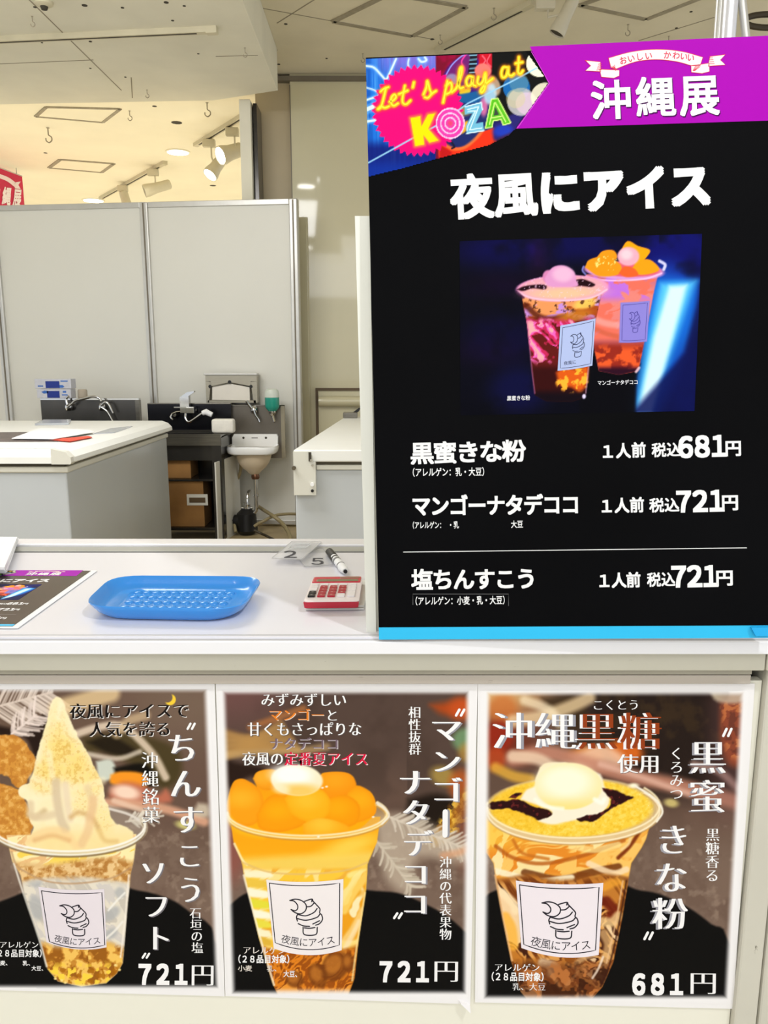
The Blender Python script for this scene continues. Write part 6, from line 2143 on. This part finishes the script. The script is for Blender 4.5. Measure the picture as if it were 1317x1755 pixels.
p3 = poster([(819.5, 1171.5), (1294.5, 1171.5), (1257, 1729), (814.5, 1718)], 'rightmost drink poster with black syrup and yellow flour on the cup')
poster_print(p3, 822, 1284, 1183, 1719, paint3, [(822, 1182), (1286, 1182), (1254, 1722), (818, 1714)])
write(plP, p3, 'こくとう', (1015, 1208), (1097, 1207.5), 20, TW, 0.02, 'mincho')
write(plP, p3, '沖縄', (842, 1252), (989, 1252), 70, TW, 0.022, 'mincho', shadow=((5, 1), (156, 156, 166)))
write(plP, p3, '黒糖', (988, 1252), (1136, 1252), 70, (150, 62, 24), 0.022, 'mincho', layer=0.0005, shadow=((-5, 1), (244, 240, 240)))
write(plP, p3, '使用', (1058, 1308.5), (1132, 1308.5), 36, TW, 0.026, 'mincho', shadow=((1, 1), (120, 110, 110)))
cells_out(plP, p3, [(c, 1160, 1291 + 23 * i, 25, 24, (1, 0)) for i, c in enumerate('くろみつ')], TW, 0.02, 'mincho')
quotes(plP, p3, 1238, 1255, 1248, 1262)
cells_out(plP, p3, [('黒', 1214, 1297, 66, 62, (1, 0)), ('蜜', 1213, 1364, 66, 62, (1, 0)), ('き', 1155, 1438, 58, 58, (1, 0)), ('な', 1151, 1503, 60, 58, (1, 0)), ('粉', 1149, 1565, 64, 60, (1, 0))], TW, 0.024, 'mincho',
          shadow=((-4, 1.5), (158, 156, 164)))
quotes(plP, p3, 1103, 1120, 1597, 1610)
cells_out(plP, p3, [(c, 1222 - i * 0.4, 1430 + 23.3 * i, 24.5, 24, (1, 0)) for i, c in enumerate('黒糖香る')], TW, 0.024, 'mincho')
price(plP, p3, '681', 1079, 1176, 1686, 35, 1183, 1228, 1684, 39)
write(plP, p3, 'アレルゲン', (847, 1657.5), (926, 1658), 15, TW, 0.022, 'mincho')
write(plP, p3, '(28品目対象)', (834, 1673), (941, 1674), 16, TW, 0.024)
write(plP, p3, '乳、大豆', (878, 1690.5), (936, 1691), 14, TW, 0.016, 'mincho')
sticker(plP, p3, [(884.4, 1508.7), (1034.4, 1512.6), (1026.5, 1636), (894, 1624)], [(890.7, 1516), (1027, 1520), (1021, 1628), (898, 1618)], 10, 2.2, col=(240, 230, 236))

# ================================================================ THINGS ON THE COUNTER
def ring_quad(C, r, n=6):
    """rounded quad through 4 xy corners"""
    out = []
    m = len(C)
    for i in range(m):
        p, a, b2 = np.array(C[i]), np.array(C[i - 1]), np.array(C[(i + 1) % m])
        u = (a - p) / np.linalg.norm(a - p)
        w = (b2 - p) / np.linalg.norm(b2 - p)
        s_, e_ = p + u * r, p + w * r
        for k in range(n + 1):
            t = k / n
            out.append((1 - t) ** 2 * s_ + 2 * t * (1 - t) * p + t * t * e_)
    return out


def loft(b, rings, cap0=True, cap1=True):
    V = [[b.bm.verts.new(p) for p in r] for r in rings]
    n = len(V[0])
    for a_, b2 in zip(V, V[1:]):
        for k in range(n):
            j = (k + 1) % n
            b.bm.faces.new((a_[k], a_[j], b2[j], b2[k]))
    if cap0:
        b.bm.faces.new(V[0][::-1])
    if cap1:
        b.bm.faces.new(V[-1])
    return b


# blue coin tray
M_blue = mat('blue_plastic', (52, 142, 222), 0.25, noise=0.01, coat=0.3)
hz = 0.019
TC = [onz(x, y, ZT + hz)[:2] for x, y in ((137, 1040), (193, 987), (455, 988.5), (414, 1045))]
cen = sum(TC) / 4
tray = empty('coin_tray', (cen[0], cen[1], ZT + 0.0008), label='sky blue plastic coin tray with raised bumps on the counter', cat='tray')
L = [np.array(p) - cen for p in TC]


def tring(s_, z, r):
    return [(p[0], p[1], z) for p in ring_quad([q * s_ for q in L], r * s_)]


b = B()
loft(b, [tring(0.80, 0.0, 0.045), tring(0.84, 0.001, 0.045), tring(0.93, 0.007, 0.045), tring(0.985, 0.0145, 0.042), tring(1.0, hz - 0.001, 0.04), tring(0.995, hz, 0.04), tring(0.975, hz - 0.001, 0.04),
         tring(0.93, 0.011, 0.04), tring(0.88, 0.0062, 0.04), tring(0.83, 0.0045, 0.04), tring(0.72, 0.0042, 0.035), tring(0.70, 0.0030, 0.03)])
b.build('tray_shell', M_blue, tray, True)
for i in range(11):
    for j in range(5):
        u_, v_ = 0.20 + 0.60 * i / 10, 0.20 + 0.60 * j / 4
        p = (L[0] * (1 - u_) + L[3] * u_) * (1 - v_) + (L[1] * (1 - u_) + L[2] * u_) * v_
        B().rev([(0.0062, 0.0028), (0.0055, 0.0042), (0.0035, 0.0052), (0.0012, 0.0056)], (p[0], p[1], 0), 10).build('bump', M_blue, tray, True)

# note pad and calculator
M_pink = mat('calculator_white', (236, 226, 226), 0.35, noise=0.01)
M_redk = mat('calculator_red', (176, 12, 44), 0.3, noise=0.01, coat=0.3)
M_lcd = mat('display_green_grey', (124, 122, 92), 0.15, noise=0.05)
zp = ZT + 0.0008
PQ = [onz(x, y, zp)[:2] for x, y in ((524, 1046), (624, 1045), (634, 1000), (548, 1000))]
pad = empty('note_pad', (PQ[0][0], PQ[0][1], zp), label='thin white note pad lying under the red and white calculator', cat='notepad')
o2 = PQ[0]
for k, (zz0, zz1, dx) in enumerate(((0, 0.0022, 0.0), (0.0028, 0.005, -0.002))):
    Qp = [(p - o2) * (1 - 0.015 * k) + np.array([0.001 * k, 0.002 * k]) for p in PQ]
    B().hull8([(*q, zz0) for q in Qp] + [(*q, zz1) for q in Qp]).build('cover', mat('pad_cover', (224, 224, 218), 0.5), pad)
Qp = [(p - o2) * 0.98 + np.array([0.001, 0.002]) for p in PQ]
B().hull8([(*q, 0.0022) for q in Qp] + [(*q, 0.0028) for q in Qp]).build('page_block', M_gap, pad)

zc0, zc1 = ZT + 0.0062, ZT + 0.0150
CQ = [onz(x, y, zc1)[:2] for x, y in ((520.4, 1030.5), (615.5, 1029.5), (621.5, 988.5), (537.5, 989.5))]
oc = CQ[0]
calc = empty('calculator', (oc[0], oc[1], zc0), label='red and white desk calculator beside the white upright', cat='calculator')
CL = [p - oc for p in CQ]
ht = zc1 - zc0


def cuv(u_, v_):
    return (CL[0] * (1 - u_) + CL[1] * u_) * (1 - v_) + (CL[3] * (1 - u_) + CL[2] * u_) * v_


def cblock(name, u0_, u1_, v0_, v1_, z0, z1, m, r=None):
    P = [cuv(u0_, v0_), cuv(u1_, v0_), cuv(u1_, v1_), cuv(u0_, v1_)]
    r = r or 0.0012
    c_ = sum(P) / 4
    A_ = ring_quad(P, r, 3)
    I_ = [c_ + (p - c_) * 0.95 for p in A_]
    b = loft(B(), [[(*p, z0) for p in A_], [(*p, z1 - 0.0004) for p in A_], [(*p, z1) for p in I_]])
    return b.build(name, m, calc)


cblock('red_base', 0.012, 0.985, 0.0, 0.99, 0.0, ht * 0.5, M_redk, 0.004)
cblock('case', 0.0, 1.0, 0.0, 1.0, ht * 0.5, ht, M_pink, 0.005)
B().hull8([(*(cuv(0.015, 0.0)), 0.0004), (*(cuv(0.985, 0.0)), 0.0004), (*(cuv(0.985, 0.02)), 0.0004), (*(cuv(0.015, 0.02)), 0.0004),
           (*(cuv(0.0, -0.012)), ht * 0.86), (*(cuv(1.0, -0.012)), ht * 0.86), (*(cuv(1.0, 0.02)), ht * 0.86), (*(cuv(0.0, 0.02)), ht * 0.86)]).build('front_edge', M_redk, calc)
cblock('display_frame', 0.015, 0.975, 0.74, 0.985, ht, ht + 0.0012, mat('display_frame_red', (206, 30, 64), 0.25, coat=0.4), 0.002)
cblock('display', 0.10, 0.93, 0.765, 0.855, ht + 0.0012, ht + 0.0016, M_lcd)
cblock('solar_cell', 0.55, 0.95, 0.885, 0.96, ht + 0.0012, ht + 0.0016, mat('solar_cell', (150, 96, 80), 0.2))
cols = [(0.045, 0.175), (0.22, 0.36), (0.405, 0.545), (0.585, 0.725), (0.77, 0.91)]
rws = [(0.145, 0.235), (0.255, 0.345), (0.365, 0.455), (0.475, 0.565), (0.60, 0.665)]
M_wk = mat('key_white', (240, 234, 234), 0.35)
for ci, (a_, b2) in enumerate(cols):
    for ri, (c_, d_) in enumerate(rws):
        m_ = M_wk
        if ci == 0 and ri < 2:
            m_ = M_black
        elif ci in (1, 2) and ri < 4:
            m_ = M_redk
        elif ci == 3 and 1 <= ri < 4:
            m_ = M_redk
        if ci == 4 and ri == 0:
            continue
        if ci == 4 and ri == 1:
            c_ = rws[0][0]
        o_ = cblock('key', a_, b2, c_, d_, ht - 0.0003, ht + 0.0022, m_)
        if m_ is M_redk or m_ is M_black:
            q1, q2 = cuv((a_ + b2) / 2 - 0.018, (c_ + d_) / 2), cuv((a_ + b2) / 2 + 0.018, (c_ + d_) / 2)
            bar(B(), (*q1, ht + 0.0022), (*q2, ht + 0.0022), 0.0007, 0.0001).build('key_mark', M_wk, o_)

# horizontal plane for handwriting on the counter
MH = np.array([[1, 0, 0], [0, 0, 1], [0, -1, 0]], float)
MH = np.stack([[1, 0, 0], [0, 0, -1], [0, 1, 0]], 1).astype(float)
M_card_clear = mat('clear_card', (240, 240, 242), 0.15, noise=0.02, alpha=0.4)
M_card_edge = mat('card_edge', (168, 168, 170), 0.3)
for i, (pts, num, cell, z, lab) in enumerate((
        ([(512, 957), (546, 939), (556, 941), (571, 968), (522, 971)], '5', (545, 962, 38, 15), ZT + 0.001, 'clear plastic number card with handwritten 5 lying beside the marker'),
        ([(466, 957), (501, 928), (552, 929), (518, 959)], '2', (498, 950, 40, 16), ZT + 0.0075, 'clear plastic number card with handwritten 2 resting on the rear rail'))):
    P = [onz(x, y, z)[:2] for x, y in pts]
    c_ = sum(P) / len(P)
    plc = Plane((c_[0], c_[1], z + 0.0012), MH)
    e = sheet_empty('number_card', plc, label=lab, cat='card', group='clear number cards at the rear of the counter')
    Q_ = [p - c_ for p in P]
    b = B()
    R_ = ring_quad(Q_, 0.004, 3)
    loft(b, [[(p[0], 0.0012, p[1]) for p in R_], [(p[0], 0.0, p[1]) for p in R_]])
    b.build('plastic_plate', M_card_clear, e)
    strokes(plc, e, [[tuple(q) for q in [(x, y) for x, y in pts] + [pts[0]]]], 0.9, (176, 176, 178), layer=0.0002, name='plate_edge', curve=False)
    cells_out(plc, e, [(HALF[num], *cell, (1, 0))], (72, 72, 78), 0.012, layer=0.0003, name='handwritten_number')
    if i == 1:
        strokes(plc, e, [[(503, 933), (515, 932), (530, 932)], [(505, 938), (526, 937)], [(500, 934), (496, 940), (524, 939), (532, 933)]], 1.2, (206, 210, 214), layer=0.0002, name='glare_line', curve=False)

# marker pen
def mpt(x, y):
    return Vector(onz(x, y, ZT + 0.0068))


A_, E_ = mpt(564.5, 945), mpt(592, 979)
e = empty('marker_pen', A_, label='black capped white marker pen lying behind the calculator', cat='pen')
d_ = E_ - A_
B().tube([d_ * 0.0, d_ * 0.02, d_ * 0.30, d_ * 0.32], 0.0065, 18, [0.0050, 0.0060, 0.0064, 0.0060]).build('cap', M_black, e, True)
B().tube([d_ * 0.325, d_ * 0.36, d_ * 0.78], 0.0058, 18, [0.0054, 0.0058, 0.0060]).build('barrel', M_paper, e, True)
B().tube([d_ * 0.40, d_ * 0.44], 0.0062, 18).build('barrel_band', M_black, e, True)
B().tube([d_ * 0.50, d_ * 0.56], 0.0062, 18).build('barrel_band', mat('grey_band', (120, 120, 120), 0.4), e, True)
B().tube([d_ * 0.75, d_ * 0.765], 0.0064, 18).build('barrel_band', M_black, e, True)
B().tube([d_ * 0.785, d_ * 0.86, d_ * 0.96, d_ * 1.0], 0.0062, 18, [0.0062, 0.0064, 0.0050, 0.0040]).build('end_cap', M_paper, e, True)
B().tube([d_ * 1.001, d_ * 1.02], 0.0028, 14).build('end_plug', M_black, e, True)
B().hull8([d_ * 0.04 + Vector((-0.0068, -0.001, 0)), d_ * 0.04 + Vector((-0.0052, 0.001, 0)), d_ * 0.46 + Vector((-0.0052, 0.001, 0)), d_ * 0.46 + Vector((-0.0068, -0.001, 0)),
           d_ * 0.04 + Vector((-0.0068, -0.001, 0.002)), d_ * 0.04 + Vector((-0.0052, 0.001, 0.002)), d_ * 0.46 + Vector((-0.0052, 0.001, 0.002)), d_ * 0.46 + Vector((-0.0068, -0.001, 0.002))]).build('clip', M_black, e)

# printed flyer: a small copy of the menu board lying flat
FT, FB_ = onz(156, 980.5, ZT), onz(22, 1076, ZT)
vy = FT - FB_
sc_ = np.linalg.norm(vy) / HB
vy = vy / np.linalg.norm(vy)
vx = np.array([vy[1], -vy[0], 0])
org = FB_ - vx * WB * sc_
Mf = Matrix.Identity(4)
for i in range(3):
    Mf[i][0] = vx[i] * sc_
    Mf[i][2] = vy[i] * sc_
    Mf[i][1] = (0, 0, -1)[i] * sc_
    Mf[i][3] = (org[0], org[1], ZT + 0.0022)[i]
flyer = empty('menu_flyer', label='small printed menu flyer lying flat at the left of the blue tray', cat='flyer')
flyer.matrix_world = Mf
B().box(-0.012, WB + 0.02, 0.0012, 0.0035, -0.012, HB + 0.008).build('paper_margin', M_paper, flyer)
B().box(0, WB, 0.0, 0.0010, 0, HB).build('printed_face', mat('laminated_print_sheen', (62, 52, 50), 0.25, noise=0.15, scale=8, spec=0.5), flyer)  # black print lifted to brown, laminate reflections put into the colour
for ch in list(board.children):
    if ch.name.split('.')[0] in ('foam_core', 'black_face', 'lifted_tape'):
        continue
    c2 = ch.copy()
    COL.objects.link(c2)
    c2.parent = flyer
    if 'label' in c2:
        del c2['label']

# stack of white cards at the left rear
e = empty('card_stack', onz(-30, 950, ZT + 0.0065).tolist(), label='stack of white cards at the rear left corner of the counter', cat='stack')
base = onz(-30, 950, ZT + 0.0065)
for k in range(4):
    zk = ZT + 0.0065 + 0.0038 * k
    dx = (0, 2, -1, -2)[k]
    P = [onz(x, y, zk) - base for x, y in ((-90, 980 - k), (10 + dx, 983 - k * 2.2), (31 + dx * 0.5, 926.5 - k), (-90, 926 - k))]
    z0 = 0.0038 * k
    B().hull8([(p[0], p[1], z0) for p in P] + [(p[0], p[1], z0 + 0.0034) for p in P]).build('card', M_paper, e)
